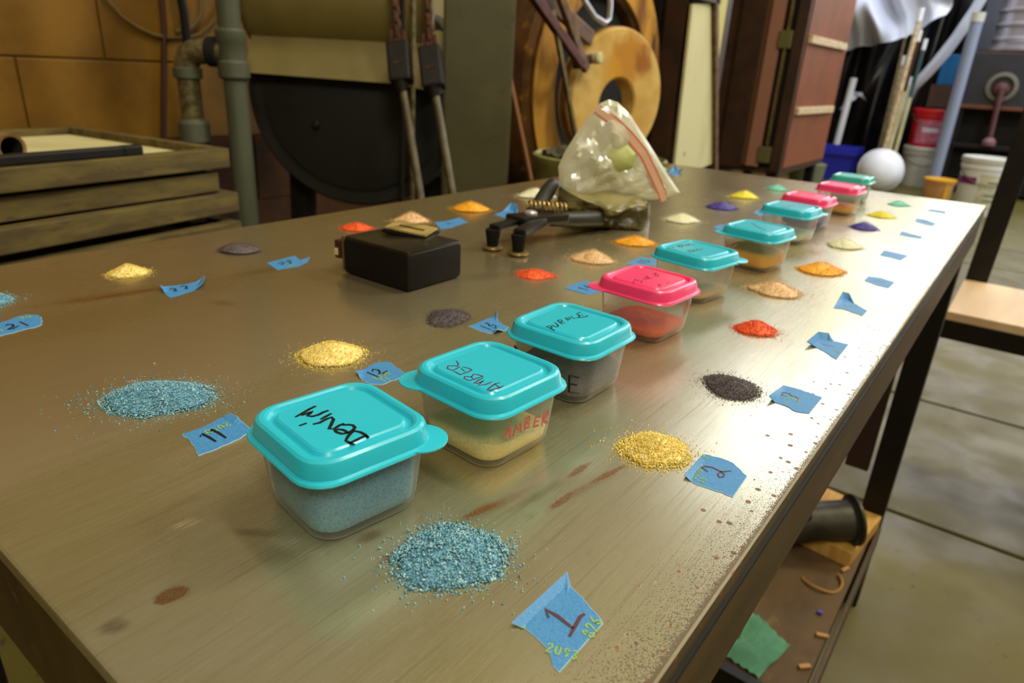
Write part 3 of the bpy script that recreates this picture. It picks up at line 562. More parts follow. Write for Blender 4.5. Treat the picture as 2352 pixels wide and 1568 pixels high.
# gritty rust speckle along the free edge and the near corner
de = g.math('SUBTRACT', XR, X_)
edge = g.smooth(g.math('ADD', de, g.math('MULTIPLY', Y_, .03)), 0.0, .050, 1, 0); near = g.smooth(Y_, .05, .42, 1, .45)
thr = g.math('SUBTRACT', g.math('SUBTRACT', .76, g.math('MULTIPLY', g.math('MULTIPLY', edge, near), .30)), g.math('MULTIPLY', g.smooth(de, .0, .004, 1, 0), .3))
spk = g.smooth(g.math('SUBTRACT', gritL, thr), -.015, .03)
col = g.mix(g.math('MULTIPLY', spk, .85), col, C(66, 50, 24))
vo = g.n('ShaderNodeTexVoronoi', i_Scale=260.0); g.l(p, vo.inputs['Vector']); vc = g.n('ShaderNodeSeparateColor'); g.l(vo.outputs['Color'], vc.inputs[0])
dot = g.math('MULTIPLY', g.smooth(g.math('ADD', vo.outputs['Distance'], g.math('MULTIPLY', blotfine, .55)), .48, .60, 1, 0), g.math('GREATER_THAN', g.math('ADD', vc.outputs[0], g.math('MULTIPLY', g.smooth(de, 0, .028, 1, 0), .46)), 1.0))
dot = g.math('MULTIPLY', dot, g.smooth(de, .02, .036, 1, 0)); dotc = g.mix(vc.outputs[1], C(72, 52, 18), C(124, 58, 18)); col = g.mix(g.math('MULTIPLY', dot, .9), col, dotc)
nonmetal = dot; dull = g.math('MAXIMUM', stn, g.math('MAXIMUM', g.math('MULTIPLY', spk, .8), dot))
g.set(col, g.math('ADD', g.math('ADD', g.smooth(cloud, .3, .7, .17, .25), g.math('MULTIPLY', brush, .10)), g.math('MULTIPLY', dull, .35)), g.math('SUBTRACT', .78, g.math('MULTIPLY', nonmetal, .75)))
hb_ = g.math('ADD', brush, g.math('MULTIPLY', spk, -.6)); g.bump(hb_, .05, .0002); MATS['top'] = g.m

t = thing('steel_table', 'long steel-topped work table with dark angle-iron rim and a low shelf', 'table', (-.306, .617, 0))
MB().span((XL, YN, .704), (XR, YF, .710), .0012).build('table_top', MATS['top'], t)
dr = dark_rust_steel; AP = .656
MB().span((XR - .006, YN, AP), (XR - .0008, YF, .7038), .001).build('apron', dr, t); MB().span((XL + .0008, YN, AP), (XL + .006, YF, .7038), .001).build('apron', dr, t)
MB().span((XL + .006, YN + .0008, AP), (XR - .006, YN + .006, .7038), .001).build('apron', dr, t); MB().span((XL + .006, YF - .006, AP), (XR - .006, YF - .0008, .7038), .001).build('apron', dr, t)
for z in (.6975,): MB().span((XR - .0012, YN, z), (XR + .0004, YF, z + .0022)).build('weld_line', black_steel, t)
for x0, x1 in ((XR - .042, XR - .0068), (XL + .0068, XL + .042)):
    for y0, y1 in ((YF - .042, YF - .0068), (YN + .0068, YN + .042)): MB().span((x0, y0, 0), (x1, y1, .703), .002).build('leg', black_steel, t)
MB().span((-.128, 1.152, .262), (-.092, 1.166, .69), .001).build('brown_board', mat('brown_board_mat', C(44, 22, 12), None, .7), t)  # loose brown board from farther back, built as part of the table
SZ = .166
for x in (XR - .010, XL + .004): MB().span((x, .20, SZ - .03), (x + .006, YF - .04, SZ + .006), .001).build('shelf_rail', dr, t)
MB().span((XL + .01, .686, SZ - .03), (XR - .012, .700, SZ + .008), .001).build('cross_rail', black_steel, t); MB().span((XL + .01, YF - .045, SZ - .03), (XR - .012, YF - .04, SZ + .006), .001).build('cross_rail', black_steel, t)
shelf_wood = mat('stained_shelf', C(92, 70, 38), C(62, 44, 24), .8, scale=9, c3=C(112, 88, 50), stretch=(1, .4, 1))
for k in range(4):
    w = (XR - .014 - XL - .012) / 4; x = XL + .012 + k * w
    MB().span((x + .0008, .701, SZ - .018), (x + w - .0008, YF - .046, SZ), .001).build('shelf_board', shelf_wood, t)
for x in (XR - .030, XL + .026): MB().span((x, YN + .052, SZ - .03), (x + .006, .20, SZ + .006)).build('shelf_rail', dr, t)

# things on the low shelf
Rz = lambda a: Matrix.Rotation(a, 3, 'Z')
tag(MB().box((-.112, 1.092, SZ + .0145), (.105, .155, .028), Rz(-.12), .002).build('wood_block', pine_block), 'pale pine block on the low shelf under the black metal tube', 'wood block')
t = thing('metal_tube', 'black metal tube with a flared end lying on the low shelf', 'tube', (-.15, .98, SZ))
e0 = Vector((-.082, 1.045, .231)); dv = Vector((-.78, -.60, -.10)).normalized()
gun = mat('gunmetal', C(66, 64, 52), C(44, 42, 34), .45, .5, scale=20)
MB().lathe(e0, [(.036, .002), (.040, 0), (.040, .004), (.0315, .008), (.030, .06), (.033, .10), (.030, .20), (.029, .22)], 32, dv, False, True).build('barrel', gun, t, True)
MB().lathe(e0, [(.0355, .0025), (.028, .02), (.027, .1)], 28, dv, False, True).build('bore', inside_dark, t, True)
for k, off in enumerate((.085, .15)):
    up = Vector((.35, -.5, .79)); up = (up - dv * up.dot(dv)).normalized(); MB().lathe(e0 + dv * off + up * .0315, [(.008, 0), (.008, .0015), (.006, .002)], 14, up).build('hole_rim', inside_dark, t, True)
tag(MB().tube([(-.095 + .028 * math.cos(a), .955 + .03 * math.sin(a), SZ + .003 + .002 * math.sin(3 * a)) for a in np.linspace(-2.6, .9, 18)], .0022, 6).build('wood_shaving', mat('shaving', C(150, 112, 44), None, .7), None, True), 'curled tan wood shaving on the low shelf', 'shaving')
def gc(u, v):
    a = Vector((-.158, .796)).lerp(Vector((-.092, .786)), u); b = Vector((-.165, .712)).lerp(Vector((-.108, .706)), u); q = a.lerp(b, v)
    return (q.x + .012 * (1 - u) * math.sin(PI * v), q.y, SZ + .004 + .020 * (1 - u) * (1 - .5 * v) * (.6 + .4 * math.sin(9 * v + 4 * u)) + .004 * math.sin(17 * u + 5 * v) ** 2)
tag(sheet(gc, 16, 16).build('green_cloth', green_cloth, None, True, 180), 'crumpled green cloth at the front of the low shelf', 'cloth')
tag(MB().bar((-.152, .775, SZ + .022), (-.157, .748, SZ + .030), .005, .005).build('dark_stick', black_steel), 'short dark stick lying on the green cloth', 'stick')
for i, (x, y, m_, lb) in enumerate(((-.078, .878, 'v', 'tiny violet chip on the low shelf'), (-.064, .835, 't', 'pale wood splinter near the shelf rail, behind the smaller chip'), (-.068, .765, 't', 'pale wood splinter near the front of the shelf rail'), (-.072, 1.0, 't', 'tan wood splinter beside the pine block'))):
    tag(MB().box((x, y, SZ + .003), (.016 if m_ == 't' else .007, .006, .004), Rz(.4 * i), .001).build('wood_splinter' if m_ == 't' else 'violet_chip', mat('splinter', C(170, 126, 76), None, .8) if m_ == 't' else mat('violet', C(70, 60, 160), None, .6)), lb, 'splinter' if m_ == 't' else 'chip')

# ------------------------------------------------------------------ lidded containers
def lidmat(name, c):
    g = G(name); g.set(c, .30); g.b.inputs['Subsurface Weight'].default_value = .12; g.b.inputs['Subsurface Radius'].default_value = (.6, 1, 1); g.b.inputs['Subsurface Scale'].default_value = .002
    g.b.inputs['Coat Weight'].default_value = .25; g.b.inputs['Coat Roughness'].default_value = .08; return g.m
TEAL, PINK, MINT = lidmat('turquoise_lid', C(38, 184, 208)), lidmat('pink_lid', C(236, 62, 118)), lidmat('sea_green_lid', C(58, 172, 164))
g = G('frosted_plastic'); nt = g.t
tr = g.n('ShaderNodeBsdfTransparent'); tr.inputs[0].default_value = (.93, .93, .91, 1); df = g.n('ShaderNodeBsdfDiffuse'); df.inputs[0].default_value = (.62, .62, .58, 1); tl = g.n('ShaderNodeBsdfTranslucent'); tl.inputs[0].default_value = (.66, .66, .62, 1)
gl = g.n('ShaderNodeBsdfGlossy'); gl.inputs['Roughness'].default_value = .22; m1 = g.n('ShaderNodeMixShader'); m1.inputs[0].default_value = .55; g.l(df.outputs[0], m1.inputs[1]); g.l(tl.outputs[0], m1.inputs[2])
m2 = g.n('ShaderNodeMixShader'); lw = g.n('ShaderNodeLayerWeight'); lw.inputs[0].default_value = .30; g.l(g.smooth(lw.outputs['Facing'], .25, 1.0, .20, .72), m2.inputs[0]); g.l(tr.outputs[0], m2.inputs[1]); g.l(m1.outputs[0], m2.inputs[2])
m3 = g.n('ShaderNodeMixShader'); g.l(g.math('MULTIPLY', lw.outputs['Fresnel'], .35), m3.inputs[0]); g.l(m2.outputs[0], m3.inputs[1]); g.l(gl.outputs[0], m3.inputs[2]); g.l(m3.outputs[0], g.out.inputs[0]); FROST = g.m

FC = {'denim blue': (C(106, 162, 180), C(172, 210, 214), C(56, 104, 130)), 'amber yellow': (C(244, 210, 88), C(252, 238, 168), C(224, 178, 52)), 'dark purple black': (C(58, 50, 52), C(106, 96, 98), C(24, 20, 22)),
      'red orange': (C(234, 76, 22), C(246, 112, 44), C(194, 44, 10)), 'peach tan': (C(214, 168, 112), C(236, 202, 154), C(180, 128, 74)), 'deep orange': (C(234, 158, 8), C(248, 184, 36), C(204, 126, 4)),
      'cream white': (C(218, 216, 178), C(236, 234, 206), C(190, 186, 146)), 'indigo': (C(50, 36, 128), C(72, 56, 154), C(34, 22, 96)), 'lemon yellow': (C(218, 204, 18), C(236, 226, 56), C(190, 174, 10)), 'sea green': (C(98, 196, 176), C(128, 214, 196), C(76, 168, 150))}
FM = {}
for k, (a, b, c) in FC.items():
    g = G('frit_' + k.replace(' ', '_')); rp = g.n('ShaderNodeValToRGB'); rp.color_ramp.elements[0].color = c; rp.color_ramp.elements[1].color = b; e = rp.color_ramp.elements.new(.25); e.color = a; e = rp.color_ramp.elements.new(.7); e.color = a
    ge = g.n('ShaderNodeNewGeometry'); g.l(ge.outputs['Random Per Island'], rp.inputs[0]); g.set(rp.outputs[0], .38); g.b.inputs['Subsurface Weight'].default_value = .35; g.b.inputs['Subsurface Radius'].default_value = (1, .8, .6); g.b.inputs['Subsurface Scale'].default_value = .0012; FM[k] = g.m
    g = G('frit_bed_' + k.replace(' ', '_')); nz = g.noise(g.obj(), 900, 3, .7); g.set(g.mix(g.smooth(nz, .25, .6), a, b) if k != 'denim blue' else g.mix(g.smooth(nz, .25, .6), C(66, 140, 184), C(122, 180, 206)), .55); g.bump(nz, .6, .0008); FM[k + ' bed'] = g.m

def rsq(a, r, z, n=6):
    out = []
    for k, (sx, sy) in enumerate(((1, 1), (-1, 1), (-1, -1), (1, -1))):
        for i in range(n):
            an = k * PI / 2 + i / (n - 1) * PI / 2; out.append((sx * (a - r) + r * math.cos(an), sy * (a - r) + r * math.sin(an), z))
    return out
LID = [(.0240, .0103, .0266), (.0262, .0112, .0262), (.0266, .0115, .0268), (.0262, .0112, .0275), (.0248, .0106, .0279), (.0242, .0104, .0318), (.0236, .0101, .0332), (.0226, .0096, .0339), (.0213, .0090, .0340), (.0203, .0082, .0335), (.0195, .0074, .0322), (.0184, .0066, .0321), (.0176, .0060, .0333), (.0168, .0055, .0338)]
BODY = [(.0180, .0080, .0004), (.0198, .0088, .0010), (.0207, .0092, .0032), (.0212, .0094, .0060), (.0232, .0102, .0268)]
INNER = [(.0225, .0098, .0266), (.0205, .0088, .0060), (.0198, .0084, .0034), (.0180, .0076, .0018)]
def ink(name, c): return mat(name, c, None, .45)
INKS = {'black': ink('black_marker', C(16, 16, 20)), 'wine': ink('wine_marker', C(96, 30, 66)), 'red': ink('red_marker', C(168, 14, 24)), 'brown': ink('brown_marker', C(84, 46, 52)), 'grey': ink('grey_marker', C(30, 76, 88))}
def container(i, x, y, th, lm, tab, frit, fh, tilt, label, top=None, topink='black', topw=.0011, hump=.3, wlabel=None):
    t = thing('lidded_container', label, 'container', (x, y, ZT + .0002), th, 'small lidded containers in a row along the table'); LOCAL.add(t.name)
    MB().rings([rsq(*b) for b in BODY], True, False).build('tub', FROST, t, True, 60)
    m = MB(); m.rings([rsq(*b) for b in LID], True, True); lid = m.build('lid', lm, t, True, 24); LOCAL.add(lid.name)
    if tab:
        cx = cy = .0195 * tab; rr = .0098
        MB().lathe((cx, cy, .0266), [(rr - .001, 0), (rr, .0004), (rr, .0009), (rr - .001, .0012)], 28).build('lid_tab', lm, lid, True, 40)
    # bed of frit with an uneven top
    m = MB(); k = 9; prof = []
    for s_, zz in ((.80, .0022), (.965, .0040), (.985, .0065)): prof.append([(px * s_, py * s_, zz) for px, py, _ in rsq(.0205, .0088, 0)])
    def topz(px, py):
        d = max(abs(px), abs(py)) / .0205
        return max(.0070, fh * (1 + hump * (1 - d * d)) + tilt[0] * px + tilt[1] * py + .0004 * math.sin(px * 700 + i) * math.sin(py * 610))
    for s_ in (.99, .86, .7, .5, .28, .1): prof.append([(px * s_, py * s_, topz(px * s_, py * s_)) for px, py, _ in rsq(.0205 + .00005, .0088, 0)])
    m.rings(prof, True, True).build('frit', FM[frit + ' bed'], t, True, 80)
    if top:
        m = MB(); cs, sn = math.cos(th), math.sin(th)
        for st in top:
            q = [((a / 1000 - x) * cs + (b / 1000 - y) * sn, -(a / 1000 - x) * sn + (b / 1000 - y) * cs, .03388) for a, b in st]; m.ribbon(q, topw, (0, 0, 1))
        m.build('marker_writing', INKS[topink], lid, label=wlabel)
    return t

# measured outlines and marker strokes, millimetres on the table
TAPES={
1:[(-85.3,153.6),(-81.8,150.1),(-76.2,148.2),(-71.2,145.8),(-65.8,143.2),(-66.1,120.2),(-70.5,122.7),(-73.3,124.7),(-78.4,126.1),(-82.3,126.6),(-85.9,124.9)],
2:[(-81.6,254.9),(-75.1,257.0),(-68.9,256.7),(-60.8,250.7),(-59.9,232.2),(-69.0,231.5),(-76.6,231.3),(-80.3,232.5)],
3:[(-76.9,352.0),(-68.2,353.0),(-56.9,351.1),(-57.0,327.3),(-62.4,324.8),(-68.9,327.5),(-73.6,327.6),(-77.1,326.9)],
4:[(-83.5,444.5),(-77.8,447.1),(-72.6,442.9),(-64.5,443.8),(-64.1,411.4),(-69.4,416.2),(-77.9,422.9),(-84.2,420.6)],
5:[(-93.1,550.9),(-88.2,549.9),(-81.1,538.4),(-70.1,526.4),(-70.4,510.7),(-76.6,513.3),(-84.5,517.1),(-90.3,513.9)],
6:[(-89.9,629.7),(-81.4,633.2),(-69.2,628.2),(-69.6,603.9),(-78.1,604.9),(-89.4,612.1)],
7:[(-98.9,750.0),(-87.9,747.4),(-76.9,745.2),(-78.9,717.4),(-88.0,721.0),(-98.4,723.6)],
8:[(-102.5,876.2),(-91.4,866.6),(-79.6,861.7),(-80.0,840.1),(-89.0,841.5),(-101.5,845.3)],
9:[(-103.1,985.7),(-90.8,969.1),(-80.2,966.8),(-79.8,934.2),(-89.3,937.2),(-101.3,952.5)],
10:[(-99.9,1077.4),(-90.9,1079.6),(-81.4,1077.6),(-80.1,1048.0),(-90.6,1052.4),(-102.3,1055.8)],
11:[(-254.9,119.0),(-254.9,124.2),(-254.8,130.1),(-256.6,138.1),(-255.5,141.1),(-250.0,141.7),(-245.0,141.5),(-238.6,140.2),(-236.4,138.2),(-234.7,130.2),(-234.1,122.3),(-234.7,114.7),(-240.3,116.6),(-245.1,117.6),(-250.5,119.2),(-252.6,118.4)],
12:[(-249.9,208.1),(-250.6,214.3),(-252.4,224.9),(-248.3,229.8),(-240.5,227.4),(-230.5,224.9),(-229.6,219.1),(-229.9,208.4),(-234.8,204.3),(-241.3,204.8),(-246.1,206.7)],
13:[(-253.0,300.0),(-252.6,307.8),(-252.7,314.4),(-253.6,319.5),(-252.0,322.0),(-254.1,327.0),(-254.2,329.5),(-245.3,320.1),(-239.6,317.5),(-234.0,316.5),(-233.9,315.0),(-231.9,309.0),(-232.1,302.7),(-234.4,301.1),(-237.7,299.4),(-243.6,299.0),(-249.8,300.0)],
14:[(-254.4,409.7),(-254.7,428.1),(-251.8,439.3),(-236.5,431.6),(-229.4,423.9),(-233.6,409.3),(-240.3,409.5)],
15:[(-254.5,504.7),(-256.4,518.1),(-256.5,536.9),(-250.6,538.0),(-244.9,541.6),(-235.8,525.3),(-235.3,515.8),(-244.1,508.7)],
16:[(-261.0,713.3),(-260.6,733.7),(-250.4,739.3),(-238.0,721.6),(-246.1,702.6)],
17:[(-260.4,838.6),(-261.9,862.1),(-252.0,861.8),(-237.0,839.6),(-247.2,823.0)],
21:[(-442.0,111.0),(-445.3,116.1),(-446.7,121.1),(-449.7,126.8),(-449.5,131.5),(-445.2,134.7),(-439.4,135.0),(-432.5,133.1),(-425.7,129.4),(-424.7,127.2),(-424.6,120.3),(-423.7,113.3),(-423.3,108.9),(-421.9,104.6)],
22:[(-443.5,206.9),(-447.5,211.4),(-445.0,217.1),(-442.9,223.8),(-443.7,232.3),(-442.5,238.4),(-430.1,229.8),(-426.9,221.4),(-424.0,210.2),(-423.1,203.0),(-434.2,205.1)],
23:[(-452.0,293.8),(-453.4,307.4),(-454.8,321.7),(-441.4,316.8),(-438.5,323.9),(-433.7,317.7),(-428.1,305.3),(-429.4,296.7),(-430.7,288.3)],
25:[(-469.1,498.7),(-464.8,510.9),(-466.3,526.9),(-468.4,535.2),(-447.1,525.6),(-444.8,511.3),(-441.6,492.3),(-443.4,480.7)],
26:[(-453.7,576.3),(-457.6,595.4),(-464.7,620.2),(-455.6,618.8),(-438.4,599.4),(-432.0,584.0),(-432.8,571.8),(-443.3,573.8)],
29:[(-483.8,1068.5),(-488.2,1095.0),(-500.4,1134.5),(-481.1,1106.0),(-466.4,1095.3),(-461.3,1066.7),(-455.9,1042.1),(-468.2,1056.2)],
}
PILES={ # x mm, y mm, radius mm, height mm
1:(-119.2,135.5,18.8,3.8),
2:(-98.9,243.4,14.8,7.4),
3:(-97.1,329.6,13.6,4.1),
4:(-117.1,426.3,15.1,6.9),
5:(-134.6,521.8,21.8,9.2),
6:(-124.9,615.0,21.7,8.9),
7:(-133.8,735.2,18.0,9.0),
8:(-138.5,853.2,16.8,8.1),
9:(-138.9,953.6,17.6,7.2),
10:(-138.7,1071.6,15.2,6.6),
11:(-293.4,128.8,23.3,4.7),
12:(-275.6,213.8,17.8,8.9),
13:(-272.2,302.5,13.3,4.0),
14:(-288.4,420.8,17.3,5.5),
15:(-282.3,496.6,21.4,9.0),
16:(-283.6,578.1,19.6,8.4),
17:(-299.4,717.7,21.9,9.4),
18:(-298.1,834.2,21.7,9.1),
19:(-307.8,941.1,21.7,10.2),
20:(-299.3,1055.4,16.9,8.4),
21:(-488.5,125.4,12.5,6.3),
22:(-492.1,209.4,14.5,7.3),
23:(-496.6,299.3,19.1,6.1),
24:(-496.3,421.5,17.1,6.5),
25:(-487.4,485.1,20.2,10.1),
26:(-486.6,575.5,22.6,10.4),
27:(-490.3,704.7,24.6,11.8),
28:(-509.0,1095.9,13.8,6.9),
}
TOPS={ # marker strokes on the lids, mm on the lid plane
1:[[(-152.4,130.9),(-154.1,131.4),(-156.6,131.5),(-158.7,130.7),(-158.4,128.8),(-157.4,126.8),(-156.3,125.2)],[(-155.8,124.6),(-153.8,124.6),(-152.2,124.8)],[(-153.8,124.8),(-153.7,127.7),(-153.7,130.8),(-152.3,131.0)],[(-159.8,128.4),(-160.9,128.7),(-162.2,128.6),(-163.5,127.8),(-163.7,126.6),(-162.2,126.2),(-160.2,126.7),(-159.3,128.4),(-159.4,130.5),(-160.3,132.3),(-162.1,132.9),(-163.5,132.1),(-164.5,130.9)],[(-165.2,131.3),(-165.3,130.0),(-164.7,127.0),(-165.9,125.9),(-167.9,128.5),(-170.0,131.1),(-171.7,131.7),(-172.0,129.8),(-171.6,126.5),(-172.2,124.7)],[(-173.9,133.0),(-173.6,130.9),(-173.3,128.6)],[(-174.6,123.0),(-174.8,121.0)],[(-176.5,133.8),(-176.7,132.1),(-176.4,129.6),(-177.0,127.6),(-178.6,126.8),(-179.4,128.7),(-179.7,130.1),(-180.0,128.3),(-180.2,126.0)],[(-182.3,132.9),(-182.1,130.5),(-181.4,127.3),(-180.9,123.9)]],
2:[[(-143.5,192.4),(-143.7,189.4),(-144.7,186.0),(-146.0,185.6),(-146.5,188.3),(-147.0,191.9),(-146.3,193.5)],[(-146.4,191.3),(-143.4,190.0)],[(-149.0,191.9),(-149.3,188.9),(-150.9,185.8),(-151.8,189.0),(-152.0,190.5)],[(-152.0,190.5),(-152.4,186.9),(-153.4,186.3),(-153.8,189.7),(-153.9,192.6)],[(-155.0,193.7),(-155.5,189.8),(-156.3,186.9),(-159.2,187.1),(-160.2,188.7),(-157.9,190.1),(-156.5,189.3)],[(-157.9,190.1),(-158.9,192.6),(-157.4,193.6),(-155.0,193.7)],[(-162.1,195.4),(-162.0,192.3),(-162.6,188.6)],[(-162.1,195.4),(-164.1,195.7),(-166.8,195.0)],[(-162.6,188.6),(-164.5,189.1),(-166.7,189.2)],[(-163.4,192.3),(-166.1,193.4)],[(-167.8,194.5),(-167.4,191.2),(-167.7,189.5),(-170.2,189.4),(-171.8,191.6),(-170.2,193.5),(-168.8,194.0)],[(-168.8,194.0),(-170.3,196.3),(-172.7,197.7)]],
3:[[(-163.2,257.5),(-166.2,258.3),(-168.9,258.8),(-168.0,260.9),(-166.6,260.5),(-165.8,258.1)],[(-167.9,262.4),(-164.9,261.5),(-164.7,263.0),(-166.5,265.0),(-168.8,266.0)],[(-165.1,267.1),(-168.1,268.7),(-169.7,269.8),(-169.0,271.8),(-167.6,271.2),(-167.3,269.2),(-164.9,269.2)],[(-165.8,273.6),(-168.7,275.5),(-167.8,277.8),(-166.4,276.4),(-166.6,274.2)],[(-168.1,279.6),(-165.0,277.9),(-164.9,280.0)],[(-167.9,288.9),(-168.1,285.2),(-165.4,283.6),(-164.3,280.6)],[(-165.4,283.6),(-165.0,286.2)],[(-164.3,280.6),(-163.4,282.2),(-162.2,285.5),(-162.8,287.0)]],
4:[[(-173.7,357.3),(-176.1,364.7),(-172.4,360.6),(-174.1,365.4),(-171.4,364.3),(-170.2,360.3)],[(-172.8,369.4),(-174.3,376.0),(-171.1,371.3),(-172.0,369.0)],[(-174.0,376.4),(-170.5,371.9),(-170.2,375.0)],[(-173.6,383.8),(-173.4,386.9),(-170.6,380.0),(-169.2,380.2),(-170.8,385.4)],[(-161.5,365.7),(-158.7,362.4),(-160.1,365.9)],[(-158.7,371.3),(-158.7,375.2)]],
5:[[(-196.7,456.9),(-196.7,461.3),(-193.8,457.3)],[(-195.4,464.2),(-195.7,468.3),(-192.4,463.3),(-194.8,470.9)],[(-190.6,463.9),(-193.7,472.1),(-192.2,472.3),(-190.6,469.8)],[(-190.7,472.5),(-192.2,476.9),(-189.7,473.7),(-191.3,481.0)],[(-188.4,476.7),(-188.2,480.0)],[(-183.5,456.2),(-183.7,460.2),(-180.2,454.4),(-182.4,461.7)],[(-179.2,456.9),(-181.4,464.2),(-179.1,461.2)],[(-178.8,462.9),(-180.6,469.5),(-177.5,465.8),(-178.1,472.2)]],
6:[[(-184.8,597.3),(-177.7,587.6),(-171.6,581.3),(-165.9,576.7)]],
7:[[(-196.5,714.5),(-189.1,713.1),(-185.7,724.9),(-179.6,721.8),(-176.0,730.1)],[(-190.7,704.0),(-184.7,708.2)]],
}
SIDE_AMBER=[[(-14.4,15.0),(-13.8,18.3),(-12.8,20.5),(-11.4,17.1),(-10.7,13.8)],[(-13.9,16.3),(-11.1,16.1)],[(-8.2,14.2),(-7.7,16.3),(-7.3,18.3),(-5.8,15.5),(-4.1,18.6),(-3.2,13.9)],[(-0.2,14.4),(-0.8,17.3),(-0.6,19.6),(1.9,19.3),(2.5,17.8),(-0.0,17.2),(2.6,15.9),(2.8,14.3),(-0.2,14.4)],[(10.8,16.6),(6.8,17.6),(6.8,15.3),(6.6,13.0),(9.9,12.5)],[(6.8,15.3),(9.7,14.8)],[(13.2,11.3),(13.3,14.4),(14.3,16.9),(16.1,17.2),(17.0,15.6),(15.5,14.6),(13.3,14.4),(15.3,12.4),(17.2,11.5)]]
NUMS={ # marker strokes on the tapes, mm on the table
1:[[(-79.5,134.6),(-81.8,136.4),(-77.8,136.6),(-71.8,135.6)],[(-71.9,142.2),(-72.3,140.7),(-71.5,136.9),(-70.7,132.7)]],
2:[[(-74.5,242.7),(-77.6,244.0),(-76.8,245.9),(-74.2,247.0),(-70.4,246.3),(-68.3,245.3),(-68.0,243.3),(-69.1,241.8),(-70.5,243.4),(-70.3,245.9),(-67.3,249.7)]],
3:[[(-71.1,338.9),(-73.9,339.1),(-74.5,342.2),(-71.3,343.3),(-69.5,341.3)],[(-69.5,341.3),(-67.9,341.9),(-65.7,340.4),(-65.4,337.1)]],
11:[[(-247.9,123.1),(-249.4,124.6),(-244.7,125.0),(-239.8,125.0)],[(-248.7,128.1),(-250.0,129.2),(-244.7,129.5),(-239.4,129.3)]],
12:[[(-246.0,212.6),(-238.1,212.6)],[(-245.1,215.2),(-246.9,216.9),(-244.5,218.4),(-241.9,217.4),(-240.4,215.4),(-239.2,216.6),(-240.2,220.7)]],
13:[[(-247.5,305.5),(-239.1,305.0)],[(-248.2,310.6),(-248.8,312.4),(-245.8,311.3),(-243.3,308.9)],[(-243.3,308.9),(-243.3,312.1),(-240.7,312.3),(-238.5,308.8),(-240.7,308.2)]],
21:[[(-437.6,116.5),(-439.2,117.9),(-436.6,119.5),(-433.2,118.8),(-431.1,115.8),(-431.0,114.9),(-429.7,117.2),(-432.3,120.7)],[(-438.6,123.8),(-429.5,124.6)]],
22:[[(-438.2,211.0),(-440.2,213.3),(-436.7,214.0),(-433.5,211.6),(-434.3,210.8),(-432.3,212.8)],[(-439.1,218.8),(-440.0,220.9),(-437.4,222.1),(-433.2,219.1),(-434.0,218.3),(-432.4,219.9)]],
23:[[(-444.3,298.6),(-446.6,303.5),(-443.2,303.4),(-440.1,298.0),(-439.1,300.5)],[(-444.4,305.9),(-447.3,310.4),(-443.8,310.4),(-443.1,307.4),(-438.9,306.7),(-437.4,302.5)]],
25:[[(-455.9,501.2),(-457.7,505.8),(-456.1,507.7),(-452.1,501.1)],[(-453.1,507.9),(-453.4,511.0)]],
26:[[(-448.4,586.9),(-450.2,592.6),(-446.1,589.8)]],
}
CT = [(-.1693, .1337, -.1544), (-.1588, .2028, -.0723), (-.1637, .2746, -.0204), (-.1717, .3746, -.0741), (-.1807, .4695, -.1653), (-.1753, .5891, -.1247), (-.1858, .7208, -.0941), (-.1925, .8091, -.0858), (-.1881, .9358, -.0886), (-.1989, 1.0504, -.0245)]
c1 = container(1, *CT[0], TEAL, 1, 'denim blue', .0185, (.20, .16), 'turquoise-lidded container reading Denim, nearest of the row, blue frit inside', TOPS[1], 'black', .0013, wlabel='black handwritten word Denim')
c2 = container(2, *CT[1], TEAL, -1, 'amber yellow', .0085, (.05, -.1), 'turquoise-lidded container reading AMBER on lid and side', TOPS[2], 'wine', .00065, wlabel='thin wine-red handwritten word AMBER')
c3 = container(3, *CT[2], TEAL, 0, 'dark purple black', .0120, (-.15, .12), 'turquoise-lidded container reading PURPLE with black frit', TOPS[3], 'black', .0008, wlabel='black handwritten word PURPLE')
c4 = container(4, *CT[3], PINK, -1, 'red orange', .0062, (.0, -.05), 'pink-lidded container with red frit, right behind the PURPLE one', TOPS[4], 'red', .0012)
c5 = container(5, *CT[4], TEAL, 1, 'peach tan', .0055, (.1, .0), 'turquoise-lidded container with a little tan frit, behind the first pink lid', TOPS[5], 'grey', .0011)
c6 = container(6, *CT[5], TEAL, -1, 'deep orange', .0140, (-.08, .0), 'turquoise-lidded container over half full of orange frit', TOPS[6], 'grey', .0016)
c7 = container(7, *CT[6], TEAL, 1, 'cream white', .0090, (.0, .0), 'turquoise-lidded container with red marks and pale frit, before the pink pair', TOPS[7], 'grey', .0018)
c8 = container(8, *CT[7], PINK, 0, 'indigo', .0080, (.0, .0), 'pink-lidded container with violet frit, nearer one of the far pink pair')
c9 = container(9, *CT[8], PINK, 0, 'deep orange', .0090, (.0, .0), 'pink-lidded container with amber-orange frit, farther one of the pink pair')
c10 = container(10, *CT[9], MINT, 0, 'sea green', .0060, (.0, .0), 'sea-green-lidded container, last of the row before the white dome')
def face(t, side, strokes, w, m, name='marker_writing'):        # strokes (mm along the face, mm up) on a wall of the tub
    mb = MB()
    for st in strokes:
        q = []
        for a, z in st:
            z = z / 1000; d = .0212 + (z - .006) / .0208 * .0020 + .00025; a = a / 1000
            h_ = d - .0098
            if abs(a) > h_: an = (abs(a) - h_) / .0098; d = h_ + .0099 * math.cos(an); a = math.copysign(h_ + .0099 * math.sin(an), a)   # round the corner of the tub
            q.append((d, a, z) if side == '+x' else (a, -d, z))
        mb.ribbon(q, w, (1, 0, -.096) if side == '+x' else (0, -1, -.096))
    return mb.build(name, m, t)
face(c2, '+x', [[(a * .86 - 1.6, b) for a, b in st] for st in SIDE_AMBER], .0014, INKS['red'])
